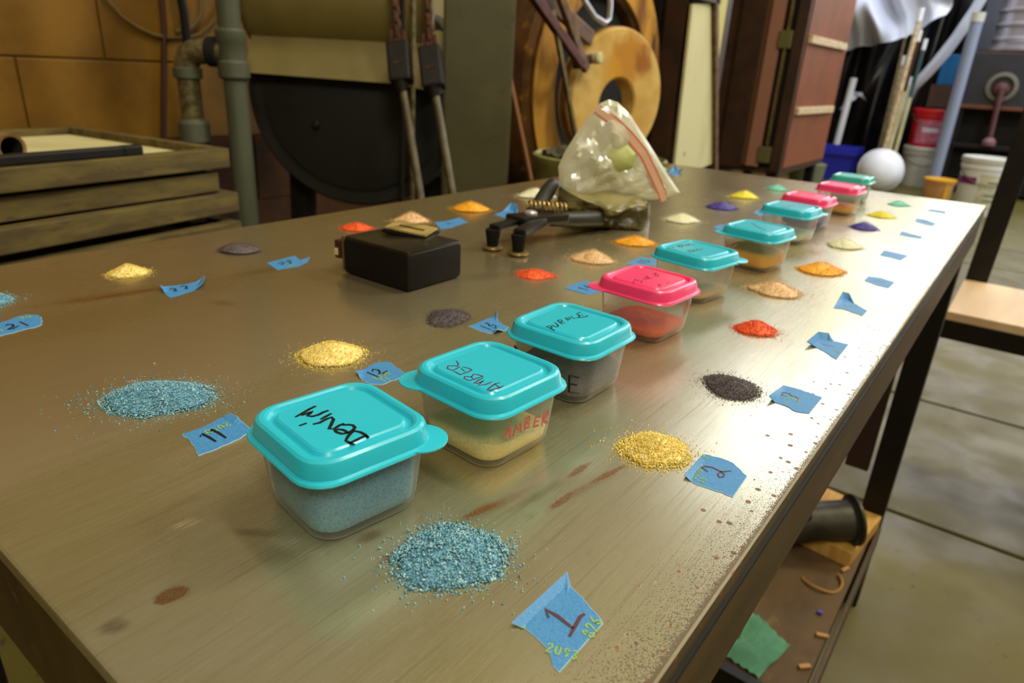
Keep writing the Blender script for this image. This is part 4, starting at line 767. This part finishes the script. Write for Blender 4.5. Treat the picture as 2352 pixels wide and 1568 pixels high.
FONT = {'0': [[(.5, 1), (.15, .8), (.1, .4), (.3, 0), (.7, 0), (.9, .4), (.85, .8), (.5, 1)]], '1': [[(.25, .75), (.5, 1), (.5, 0)]], '2': [[(.1, .8), (.3, 1), (.7, 1), (.85, .75), (.5, .4), (.1, 0), (.9, 0)]],
        '3': [[(.15, .9), (.5, 1), (.8, .8), (.45, .55), (.85, .3), (.5, 0), (.1, .12)]], '4': [[(.7, 0), (.7, 1), (.1, .35), (.9, .35)]], '5': [[(.85, 1), (.25, 1), (.2, .6), (.6, .62), (.85, .35), (.55, 0), (.1, .08)]],
        '6': [[(.75, 1), (.3, .7), (.15, .25), (.45, 0), (.8, .2), (.7, .5), (.2, .4)]], '7': [[(.1, 1), (.9, 1), (.35, 0)]], '8': [[(.5, .52), (.15, .75), (.5, 1), (.85, .75), (.5, .52), (.1, .22), (.5, 0), (.9, .22), (.5, .52)]],
        '9': [[(.8, .6), (.4, .45), (.15, .75), (.5, 1), (.8, .8), (.75, .3), (.5, 0)]], 'P': [[(.1, 0), (.1, 1), (.7, 1), (.8, .7), (.6, .5), (.1, .5)]], 'U': [[(.1, 1), (.1, .2), (.4, 0), (.8, .2), (.85, 1)]],
        'R': [[(.1, 0), (.1, 1), (.7, 1), (.8, .75), (.6, .5), (.1, .5)], [(.4, .5), (.9, 0)]], 'L': [[(.1, 1), (.1, 0), (.8, 0)]], 'E': [[(.85, 1), (.1, 1), (.1, 0), (.9, .05)], [(.1, .5), (.7, .55)]]}
def write(txt, h, w=.62, gap=.16):                              # strokes centred on the origin, units of h
    out = []; x = 0
    for ch in txt:
        for st in FONT.get(ch, []): out.append([(x + a * w * h, b * h) for a, b in st])
        x += (w + gap) * h
    tw = x - gap * h; return [[(a - tw / 2, b - h / 2) for a, b in st] for st in out]
face(c3, '-y', [[(a * 1000 - 1.0, b * 1000 + 15.5 - (a * 1000 + 17) * .12) for a, b in st] for st in write('PURPLE', .0092)], .0012, INKS['black'])
face(c4, '+x', [[(8, 20), (9, 15)], [(11, 21), (12, 15), (14, 20)]], .0022, mat('faint_red_mark', C(176, 96, 70), None, .6)); face(c6, '-y', [[(-17, 20), (-14, 16), (-11, 21)], [(-10, 17), (-7, 20)]], .0016, mat('pink_mark', C(196, 120, 118), None, .6))
face(c7, '+x', [[(4, 15), (5, 20), (8, 19), (6, 17), (9, 14)], [(11, 20), (11, 15), (14, 15)]], .0018, INKS['red']); face(c10, '+x', [[(0, 6), (4, 10), (7, 5)]], .0022, INKS['black']); face(c5, '+x', [[(-9, 20), (-5, 21), (-2, 19)]], .0012, MATS['pink_mark'])

# ------------------------------------------------------------------ heaps of frit
def heap(k, frit, label, n, gs, ky=1.0, lump=.15, spread=.3, ang=None, flat=False):
    x, y, R, H = [v / 1000 * (1.45 if k == 1 and i_ == 3 else 1) for i_, v in enumerate(PILES[k])]; rs = np.random.default_rng(100 + k)
    t = thing('frit_heap', label, 'frit heap', (x, y, ZT), 0, 'heaps of glass frit set out beside the numbered tapes'); LOCAL.add(t.name)
    va = math.atan2(.81, -.59) if ang is None else ang; e1 = np.array([math.sin(va), -math.cos(va)]); e2 = np.array([math.cos(va), math.sin(va)])
    ph = rs.uniform(0, 6.28, 6); lim = lambda a: 1 + lump * .5 * (np.sin(2 * a + ph[0]) + .7 * np.sin(3 * a + ph[1]) + .5 * np.sin(5 * a + ph[2]))
    hgt = lambda r, a: H * np.clip(1 - (r / lim(a)) ** (1.2 if not flat else 2.2), 0, 1) * (1 + .12 * np.sin(3 * a + ph[3]) * r)
    def P(r, a): u = r * R * np.cos(a); v = r * R * ky * np.sin(a); return u * e1[0] + v * e2[0], u * e1[1] + v * e2[1]
    m = MB(); rr = []
    for r in (.90, .8, .6, .4, .2, .05):
        ring_ = []
        for a in np.linspace(0, 2 * PI, 28, endpoint=False):
            q = r * lim(a); px, py = P(q, a); ring_.append((px, py, max(.0001, hgt(q, a) * .90 - gs * .4)))
        rr.append(ring_)
    m.rings(rr, True, True).build('heap_core', FM[frit + ' bed'], t, True, 180)
    a = rs.uniform(0, 2 * PI, n); q = np.sqrt(rs.uniform(0, 1.0, n)); out = rs.uniform(0, 1, n) < .16
    q = np.where(out, 1 + rs.exponential(spread * .5, n), q * 1.03); rl = q * lim(a); rl = np.where(out & (rl > 2.2), 1.2, rl)
    px, py = P(rl, a); hz = hgt(rl, a) + np.where(out, 0, rs.uniform(-.25, .45, n) * gs); s = gs * rs.lognormal(0, .28, n) * np.where(out, .75, 1)
    oc = np.array([(1, 0, 0), (-1, 0, 0), (0, 1, 0), (0, -1, 0), (0, 0, 1), (0, 0, -1)], float)
    V = oc[None] * rs.uniform(.45, 1.0, (n, 6, 1)) * s[:, None, None] * np.stack([np.ones(n), rs.uniform(.45, .9, n), rs.uniform(.3, .7, n)], 1)[:, None, :] * .62
    an = rs.uniform(0, 2 * PI, n); tl_ = rs.normal(0, .5, n); ca, sa, ct, st = np.cos(an), np.sin(an), np.cos(tl_), np.sin(tl_)
    X0 = V[..., 0] * ct[:, None] - V[..., 2] * st[:, None]; Z0 = V[..., 0] * st[:, None] + V[..., 2] * ct[:, None]
    Xn = X0 * ca[:, None] - V[..., 1] * sa[:, None]; Yn = X0 * sa[:, None] + V[..., 1] * ca[:, None]
    Zn = np.maximum(Z0 - np.where(hz < gs * .3, Z0.min(1), 0)[:, None] + hz[:, None], .00003)
    vs = np.stack([Xn + px[:, None], Yn + py[:, None], Zn], -1).reshape(-1, 3)
    F8 = np.array([(0, 2, 4), (2, 1, 4), (1, 3, 4), (3, 0, 4), (2, 0, 5), (1, 2, 5), (3, 1, 5), (0, 3, 5)]); fs = (F8[None] + (np.arange(n) * 6)[:, None, None]).reshape(-1, 3)
    me = bpy.data.meshes.new('grains'); me.vertices.add(len(vs)); me.vertices.foreach_set('co', vs.astype(np.float32).ravel()); me.loops.add(fs.size); me.loops.foreach_set('vertex_index', fs.astype(np.int32).ravel())
    me.polygons.add(len(fs)); me.polygons.foreach_set('loop_start', np.arange(0, fs.size, 3, dtype=np.int32)); me.update(calc_edges=True); me.materials.append(FM[frit])
    o = bpy.data.objects.new('grains', me); COL.objects.link(o); o.parent = t; o['kind'] = 'stuff'
    return t
heap(1, 'denim blue', 'blue frit heap behind the tape numbered 1', 3000, .00128, .84, .14, .35); heap(2, 'amber yellow', 'yellow flake frit heap behind the tape numbered 2', 3200, .00095, 1.0, .10, .4)
heap(3, 'dark purple black', 'fine black frit heap beside the tape numbered 3', 4600, .00065, 1.22, .12, .4); heap(4, 'red orange', 'red-orange frit heap beside the fourth tape of the edge row', 1500, .00095, .78, .15, .35)
heap(5, 'peach tan', 'scattered tan frit heap in the edge row, before the orange heap', 1700, .0009, .72, .2, .6); heap(6, 'deep orange', 'orange frit heap in the edge row, right of the half-full orange container', 1300, .0010, .78, .12, .1)
heap(7, 'cream white', 'cream frit heap in the edge row between orange and indigo heaps', 1200, .0009, .9, .15, .3); heap(8, 'indigo', 'peaked indigo frit heap in the edge row', 1000, .0009, .9, .1, .15)
heap(9, 'lemon yellow', 'lemon-yellow frit heap in the edge row, beyond the indigo heap', 1000, .0009, .8, .12, .2); heap(10, 'sea green', 'sea-green frit heap in the edge row, farthest along the table', 900, .0009, .8, .1, .15)
heap(11, 'denim blue', 'wide flat blue frit heap left of the Denim container', 4000, .00112, .80, .12, .5, None, True); heap(12, 'amber yellow', 'yellow frit heap on the table left of the AMBER container', 2600, .0008, .95, .1, .35)
heap(13, 'dark purple black', 'fine black frit heap left of the tape numbered 13', 3400, .00065, 1.35, .14, .35); heap(14, 'red orange', 'red-orange frit heap in the middle row, before the sprawling tan heap', 1300, .0009, .62, .25, .5)
heap(15, 'peach tan', 'sprawling tan frit heap in the middle row, near the pliers', 1800, .00085, .8, .18, .7); heap(16, 'deep orange', 'orange frit heap in the middle row, in front of the clear bag', 1200, .0009, .7, .2, .35)
heap(17, 'cream white', 'cream frit heap in the middle row, right of the clear bag', 1200, .0009, .75, .15, .3); heap(18, 'indigo', 'indigo frit heap in the middle row', 1000, .0009, .8, .12, .15)
heap(19, 'lemon yellow', 'lemon-yellow frit heap in the middle row', 1000, .0009, .75, .15, .25); heap(20, 'sea green', 'sea-green frit heap at the far end of the middle row', 800, .0009, .8, .1, .15)
heap(21, 'denim blue', 'blue frit heap behind the tape numbered 21, cut by the photo edge', 1800, .0009, .95, .12, .5); heap(22, 'amber yellow', 'pale yellow frit heap behind the tape numbered 22', 1800, .0008, .9, .08, .2)
heap(23, 'dark purple black', 'flat black frit heap behind the tape numbered 23', 2000, .0006, .7, .1, .2, None, True); heap(24, 'red orange', 'red-orange frit heap partly hidden behind the black tape measure', 1000, .0009, .7, .2, .3)
heap(25, 'peach tan', 'pale tan frit heap behind the tape measure clip', 1300, .0009, .75, .2, .25); heap(26, 'deep orange', 'orange frit heap in the back row, left of the pliers', 1300, .0009, .7, .12, .2)
heap(27, 'cream white', 'cream frit heap in the back row, left behind the clear bag', 1200, .0009, .7, .25, .5); heap(28, 'sea green', 'small sea-green frit heap behind the clear bag', 500, .0009, .8, .1, .15)

# ------------------------------------------------------------------ numbered tape scraps
g = G('blue_tape'); p = g.pos(); nz = g.noise(p, 1500, 4, .6); c = g.mix(g.smooth(nz, .25, .75), C(50, 118, 178), C(74, 141, 194)); g.set(c, .56); g.bump(nz, .35, .0004); BLUE = g.m
PRINT = mat('green_print', C(140, 176, 60), None, .6); FIB = mat('torn_tape_fibre', C(150, 190, 216), None, .8)
def tape(k, num, label, lift=(), printed=(), ink_='black', nw=.0011, curl=.0012):
    P = [Vector((a / 1000, b / 1000)) for a, b in TAPES[k]]; rs = random.Random(k)
    c = sum(P, Vector((0, 0))) / len(P); z0 = ZT + .0003
    if k > 7 and k < 11: P = [Vector((q.x, c.y + (q.y - c.y) * .82)) for q in P]
    t = thing('tape_scrap', label, 'tape', (c.x, c.y, ZT), 0, 'numbered scraps of blue masking tape'); R_o = []; lifts = []
    for i, q in enumerate(P):                                    # torn outline with a fine ragged edge
        nx = P[(i + 1) % len(P)]; L = (nx - q).length; n = max(1, int(L / .0022)) if k in (1, 2, 3, 11, 12, 13, 4, 21) else 2
        la, lb_ = (curl * (i in lift)), (curl * ((i + 1) % len(P) in lift)); straight = L > .013
        for s in range(n):
            f = s / n; v = q.lerp(nx, f)
            if s and not straight: v = v + Vector((rs.uniform(-1, 1), rs.uniform(-1, 1))) * .00055
            R_o.append(v); lifts.append(la * (1 - f) + lb_ * f)
    inner = [c + (v - c) * .70 for v in R_o]; mid = [c + (v - c) * .985 for v in R_o]
    m = MB(); n = len(R_o); m.add([(v.x, v.y, z0 + l) for v, l in zip(mid, lifts)] + [(v.x, v.y, z0) for v in inner], [(i, (i + 1) % n, n + (i + 1) % n, n + i) for i in range(n)] + [tuple(range(n, 2 * n))]); m.build('strip', BLUE, t)
    m = MB(); m.add([(v.x, v.y, z0 + l - .0001) for v, l in zip(R_o, lifts)] + [(v.x, v.y, z0 + l) for v, l in zip(mid, lifts)] + [(v.x, v.y, ZT + .00005 + max(0, l - .0002)) for v, l in zip(R_o, lifts)], [(i, (i + 1) % n, n + (i + 1) % n, n + i) for i in range(n)] + [(2 * n + i, 2 * n + (i + 1) % n, (i + 1) % n, i) for i in range(n)]); m.build('torn_edge', FIB if k in (1, 2, 11, 12, 13, 21) else BLUE, t)
    m = MB(); zz = z0 + .00022
    if k in NUMS:
        for st in NUMS[k]: m.ribbon([(a / 1000, b / 1000, zz) for a, b in st], nw, (0, 0, 1))
    elif num:
        for st in write(num, .0085): m.ribbon([(c.x - b, c.y + a, zz) for a, b in st], nw, (0, 0, 1))
    if m.v: m.build('marker_number', INKS[ink_], t)
    m = MB()
    for txt, x, y, rot, h in printed:
        for st in write(txt, h, .6, .2): m.ribbon([(x / 1000 + a * math.cos(rot) - b * math.sin(rot), y / 1000 + a * math.sin(rot) + b * math.cos(rot), zz - .00008) for a, b in st], h * .17, (0, 0, 1))
    if m.v: m.build('tape_print', PRINT, t)
    return t
H = PI / 2
tape(1, '1', 'blue tape scrap marked 1, nearest the table edge', (0, 10), [('826', -67.5, 139.5, H + .15, .0036), ('2093', -69.3, 126.5, .35, .0030), ('0', -84.0, 126.8, H, .0030)], 'brown', .0012)
tape(2, '2', 'blue tape scrap marked 2 in brown, near the yellow flake heap', (7,), [('2090', -77.6, 238.0, H, .0028), ('33', -73.6, 234.8, H, .0028), ('0', -79.5, 252.5, H, .0024)], 'brown', .0008)
tape(3, '3', 'blue tape scrap marked 3 in faint brown, beside the black heap', (7,), [('2090', -69.0, 338.0, 0, .0028), ('3', -68.8, 329.8, 0, .0028)], 'brown', .0007, .003)
tape(4, '4', 'curled blue tape scrap beside the red-orange heap in the edge row', (0, 1, 7), [('20', -66.5, 424.0, H, .0028)], 'brown', .0005, .003)
tape(5, '5', 'bow-tie shaped blue tape scrap curling up in the edge row', (0, 1), [('2', -85.5, 545.0, H, .003)], 'brown', .0005, .0035)
tape(6, '6', 'blue tape scrap in the edge row beside the orange heap', (), [], 'brown', .0005); tape(7, '7', 'blue tape scrap in the edge row beside the cream heap', (), [], 'brown', .0006)
tape(8, '8', 'blue tape scrap in the edge row beside the indigo heap', (), [], 'brown', .0006); tape(9, '9', 'blue tape scrap in the edge row beside the lemon-yellow heap', (1,), [], 'brown', .0006)
tape(10, '10', 'farthest blue tape scrap of the edge row, beside the sea-green heap', (), [], 'brown', .0006)
tape(11, '11', 'blue tape scrap marked 11 beside the Denim container', (4, 5), [('2090', -249.0, 131.5, -H - .02, .0036)], 'black', .0012)
tape(12, '12', 'blue tape scrap marked 12 before the yellow heap', (0, 10), [('2090', -237.8, 214.5, H, .0034), ('33', -233.5, 213.0, H, .0034)], 'black', .0010)
tape(13, '13', 'jagged blue tape scrap marked 13 beside the PURPLE container', (6, 12), [], 'black', .0009, .003)
tape(14, '14', 'blue tape scrap partly under the first pink-lidded container', (), [], 'black', .0010); tape(15, '15', 'blue tape scrap left of the turquoise container with tan frit', (), [('20', -240, 522, H, .004)], 'grey', .0010)
tape(16, '16', 'pale blue tape end showing behind the half-full orange container', (), [], 'grey', .0009); tape(17, '17', 'pale blue tape end showing beside the container with red marks', (), [], 'grey', .0009)
tape(21, '21', 'round-ended blue tape scrap marked 21 at the left table side', (), [('20', -444.5, 128.5, H, .004), ('3', -432, 112.0, H, .004)], 'black', .0012)
tape(22, '22', 'blue tape scrap marked 22 on the orange rust streak', (0, 5, 6), [], 'black', .0012, .003); tape(23, '23', 'blue tape scrap marked 23 left of the tape measure', (4,), [('20', -434.5, 303, H, .004)], 'black', .0011, .002)
tape(25, '25', 'blue tape scrap right behind the tape measure', (), [], 'black', .0009); tape(26, '26', 'blue tape scrap behind the pliers head', (2, 3), [], 'black', .0009, .006); tape(29, '29', 'star-shaped blue tape scrap at the far table end', (2, 4), [], 'grey', .0009, .008)

# ------------------------------------------------------------------ tape measure
t = thing('tape_measure', 'black tape measure lying flat with a brass-coloured belt clip on top', 'tape measure', (-.358, .347, ZT))
rub = mat('black_rubber', C(9, 8, 6), C(14, 12, 9), .65, scale=60, spec=.2); glossy = mat('black_gloss_case', C(34, 30, 18), C(22, 20, 13), .3, scale=30, c3=C(48, 42, 24))
MB().span((-.3925, .319, ZT + .0003), (-.3245, .3755, ZT + .0265), .0035).build('case', rub, t, True)
MB().span((-.3915, .320, ZT + .0245), (-.3255, .3745, ZT + .0288), .0022).build('top_cover', glossy, t, True)
MB().span((-.3955, .3205, ZT + .002), (-.3915, .3745, ZT + .0275), .001).build('end_plate', mat('worn_metal_plate', C(110, 92, 52), None, .45, .4), t)
MB().span((-.402, .319, ZT + .010), (-.3955, .334, ZT + .024), .0015).build('hook', mat('dark_red_hook', C(58, 20, 16), None, .5), t); MB().span((-.4005, .3180, ZT + .013), (-.3975, .3195, ZT + .018)).build('hook_rivet', cream_board, t)
Cl = Vector((-.366, .364, ZT + .031)); Rk = Rz(.42) @ Matrix.Rotation(.10, 3, 'Y')
def cl(c, d, name, m, b=.0004): MB().box(Cl + Rk @ Vector(c), d, Rk, b).build(name, m, t)
cl((0, 0, -.0015), (.036, .030, .0018), 'clip_base', rub)
clip_m = mat('brass_clip', C(200, 176, 108), C(150, 128, 70), .38, .4, scale=60, stretch=(1, .1, 1))
cl((0, .0105, .0010), (.033, .006, .0016), 'clip_bar', clip_m); cl((0, -.0105, .0010), (.033, .006, .0016), 'clip_bar', clip_m); cl((-.0135, 0, .0010), (.006, .0155, .0016), 'clip_bar', clip_m); cl((.0135, 0, .0010), (.006, .0155, .0016), 'clip_bar', clip_m)
cl((0, .0045, .0010), (.021, .004, .0016), 'clip_bar', clip_m); cl((0, -.0055, .0010), (.021, .0035, .0016), 'clip_bar', clip_m)

# ------------------------------------------------------------------ pliers
t = thing('glass_pliers', 'black long-handled pliers with rubber feet and a brass coil spring', 'pliers', (-.35, .53, ZT))
hard = mat('black_tool_paint', C(13, 12, 11), C(20, 19, 16), .3, .0, scale=40); grip = mat('black_grip', C(22, 22, 17), C(30, 30, 22), .5, scale=40)
for x, y in ((-.3615, .4585), (-.3345, .4600)):
    b = Vector((x, y, ZT + .0003)); MB().lathe(b, [(.0052, 0), (.0088, .0010), (.0092, .0020), (.0088, .0030), (.0050, .0032)], 24).build('foot_disc', mat('foot_disc_brass', C(150, 128, 78), None, .35, .6), t, True)
    MB().lathe(b, [(.0050, .0032), (.0052, .006), (.0068, .0165), (.0066, .0178), (.0040, .018)], 24).build('rubber_foot', rub, t, True)
MB().bar((-.3615, .4585, ZT + .0190), (-.360, .512, ZT + .0210), .011, .006, bev=.002).build('jaw_arm', hard, t); MB().bar((-.3345, .4600, ZT + .0190), (-.349, .515, ZT + .0200), .012, .007, bev=.002).build('jaw_arm', hard, t)
MB().bar((-.362, .488, ZT + .0215), (-.348, .545, ZT + .0200), .026, .009, bev=.003).build('pivot_body', hard, t); MB().lathe((-.356, .506, ZT + .0255), [(.006, 0), (.006, .002), (.004, .0035)], 18).build('pivot_bolt', bright_steel, t, True)
MB().tube([(-.349, .530, ZT + .019), (-.341, .560, ZT + .016), (-.337, .59, ZT + .013), (-.335, .618, ZT + .0115)], [.0065, .0078, .0085, .0080], 14).build('handle', grip, t, True)
MB().tube([(-.366, .520, ZT + .020), (-.379, .550, ZT + .024), (-.393, .586, ZT + .033), (-.398, .602, ZT + .038)], [.006, .0075, .0080, .0065], 14).build('handle', grip, t, True)
a0, a1 = Vector((-.372, .520, ZT + .030)), Vector((-.346, .548, ZT + .028)); ax_ = (a1 - a0).normalized(); s1 = ax_.orthogonal().normalized(); s2 = ax_.cross(s1)
MB().tube([a0 + (a1 - a0) * (k / 119) + (s1 * math.cos(k * 2 * PI / 13) + s2 * math.sin(k * 2 * PI / 13)) * .0042 for k in range(120)], .0011, 6).build('coil_spring', mat('brass_spring', C(196, 170, 104), None, .3, .7), t, True)

# ------------------------------------------------------------------ zip bag
b0 = Vector((-.349, .630, ZT)); er = Vector((.795, .606, 0)); eu = Vector((-.02, .03, 1)).normalized(); en = Vector((.606, -.795, 0))
def bp(px, py, d=0.0): return b0 + er * ((px - 1385) / 2173 + (py - 515) * -.05 / 2173) + eu * ((515 - py) / 2173 * 1.075 + .0008) + en * d
t = thing('zip_bag', 'clear zip bag of olive powder with a pink seal strip, slumped on the table', 'bag', b0)
g = G('bag_film'); tr = g.n('ShaderNodeBsdfTransparent'); tr.inputs[0].default_value = (.95, .96, .90, 1); df = g.n('ShaderNodeBsdfDiffuse'); df.inputs[0].default_value = C(232, 230, 206); tl = g.n('ShaderNodeBsdfTranslucent'); tl.inputs[0].default_value = C(236, 234, 212)
gl = g.n('ShaderNodeBsdfGlossy'); gl.inputs['Roughness'].default_value = .2; m1 = g.n('ShaderNodeMixShader'); m1.inputs[0].default_value = .25; g.l(df.outputs[0], m1.inputs[1]); g.l(tl.outputs[0], m1.inputs[2])
m2 = g.n('ShaderNodeMixShader'); m2.inputs[0].default_value = .74; g.l(tr.outputs[0], m2.inputs[1]); g.l(m1.outputs[0], m2.inputs[2]); m3 = g.n('ShaderNodeMixShader'); m3.inputs[0].default_value = .12; g.l(m2.outputs[0], m3.inputs[1]); g.l(gl.outputs[0], m3.inputs[2]); g.l(m3.outputs[0], g.out.inputs[0]); FILM = g.m
def puff(outline, depth, cen, seed, crease=.5, back=True, steps=9):
    rs = random.Random(seed); m = MB(); O = []
    for i, q in enumerate(outline):
        nx = outline[(i + 1) % len(outline)]
        for s in range(3): f = s / 3; O.append((q[0] + (nx[0] - q[0]) * f, q[1] + (nx[1] - q[1]) * f))
    ph = [rs.uniform(0, 6) for _ in range(6)]
    def dep(x, y, tt): 
        w = math.sin(x * .07 + y * .03 + ph[0]) + .8 * math.sin(x * .045 - y * .08 + ph[1]) + .6 * abs(math.sin(x * .06 + y * .11 + ph[2])) + .5 * abs(math.sin(-x * .1 + y * .05 + ph[3]))
        return depth * (math.sqrt(max(0, 1 - tt * tt)) + crease * .22 * w * (1 - tt * .8))
    fr = [[bp(cen[0] + (x - cen[0]) * tt, cen[1] + (y - cen[1]) * tt, dep(cen[0] + (x - cen[0]) * tt, cen[1] + (y - cen[1]) * tt, tt)) for x, y in O] for tt in np.linspace(1, .06, steps)]
    if back:
        bkk = [[bp(cen[0] + (x - cen[0]) * tt, cen[1] + (y - cen[1]) * tt, -.7 * dep(cen[0] + (x - cen[0]) * tt, cen[1] + (y - cen[1]) * tt, tt)) for x, y in O] for tt in np.linspace(.06, .94, steps - 1)]
        m.rings(bkk + fr, True, True)
    else: m.rings(fr, True, True)
    return m
UP = [(1266, 402), (1276, 372), (1296, 335), (1318, 302), (1340, 274), (1358, 266), (1378, 270), (1410, 294), (1446, 332), (1486, 376), (1520, 414), (1548, 442), (1522, 452), (1494, 458), (1462, 462), (1430, 478), (1384, 484), (1330, 478), (1280, 470), (1272, 440), (1270, 420)]
puff(UP, .011, (1385, 395), 3, 2.2, True, 13).build('bag_film', FILM, t, True, 14)
LO = [(1272, 462), (1300, 456), (1380, 452), (1440, 456), (1484, 466), (1490, 500), (1493, 524), (1440, 527), (1390, 530), (1340, 522), (1296, 508), (1278, 490)]
olive = mat('olive_powder_in_film', C(82, 75, 36), C(54, 48, 22), .38, scale=28, c3=C(104, 98, 60), lo=.4, hi=.6)
puff(LO, .028, (1385, 492), 5, 1.1).build('bag_base', olive, t, True, 30)
FL = [(1272, 440), (1320, 448), (1380, 440), (1450, 446), (1484, 470), (1440, 480), (1370, 506), (1310, 494), (1276, 478)]
puff(FL, .032, (1375, 470), 9, 1.2, False).build('bag_fold', mat('cloudy_fold', C(150, 140, 92), C(120, 112, 70), .4, scale=24), t, True, 26)
puff([(1345, 372), (1372, 345), (1412, 340), (1440, 362), (1436, 396), (1400, 412), (1362, 404)], .018, (1395, 378), 7, .2, False, 5).build('green_patch', mat('pale_green_patch', C(186, 192, 124), C(168, 178, 98), .6, scale=20), t, True)
sealp = [(1334, 285), (1372, 305), (1410, 332), (1446, 364), (1476, 404), (1500, 438), (1509, 454)]
dz = lambda i: .0112 - .006 * abs(i - 3) / 3
def band(off, w, name, m, ex=0):
    mm = MB(); mm.ribbon([bp(x + off * .62, y - off * .78, dz(i) + .0022 + ex) for i, (x, y) in enumerate(sealp)], w, en); return mm.build(name, m, t)
band(0, .0072, 'seal_strip', mat('pink_seal', C(228, 184, 156), None, .4)); band(8.5, .0013, 'seal_line', mat('red_seal_line', C(214, 82, 76), None, .4), .0004); band(-8.5, .0013, 'seal_line', MATS['red_seal_line'], .0004)
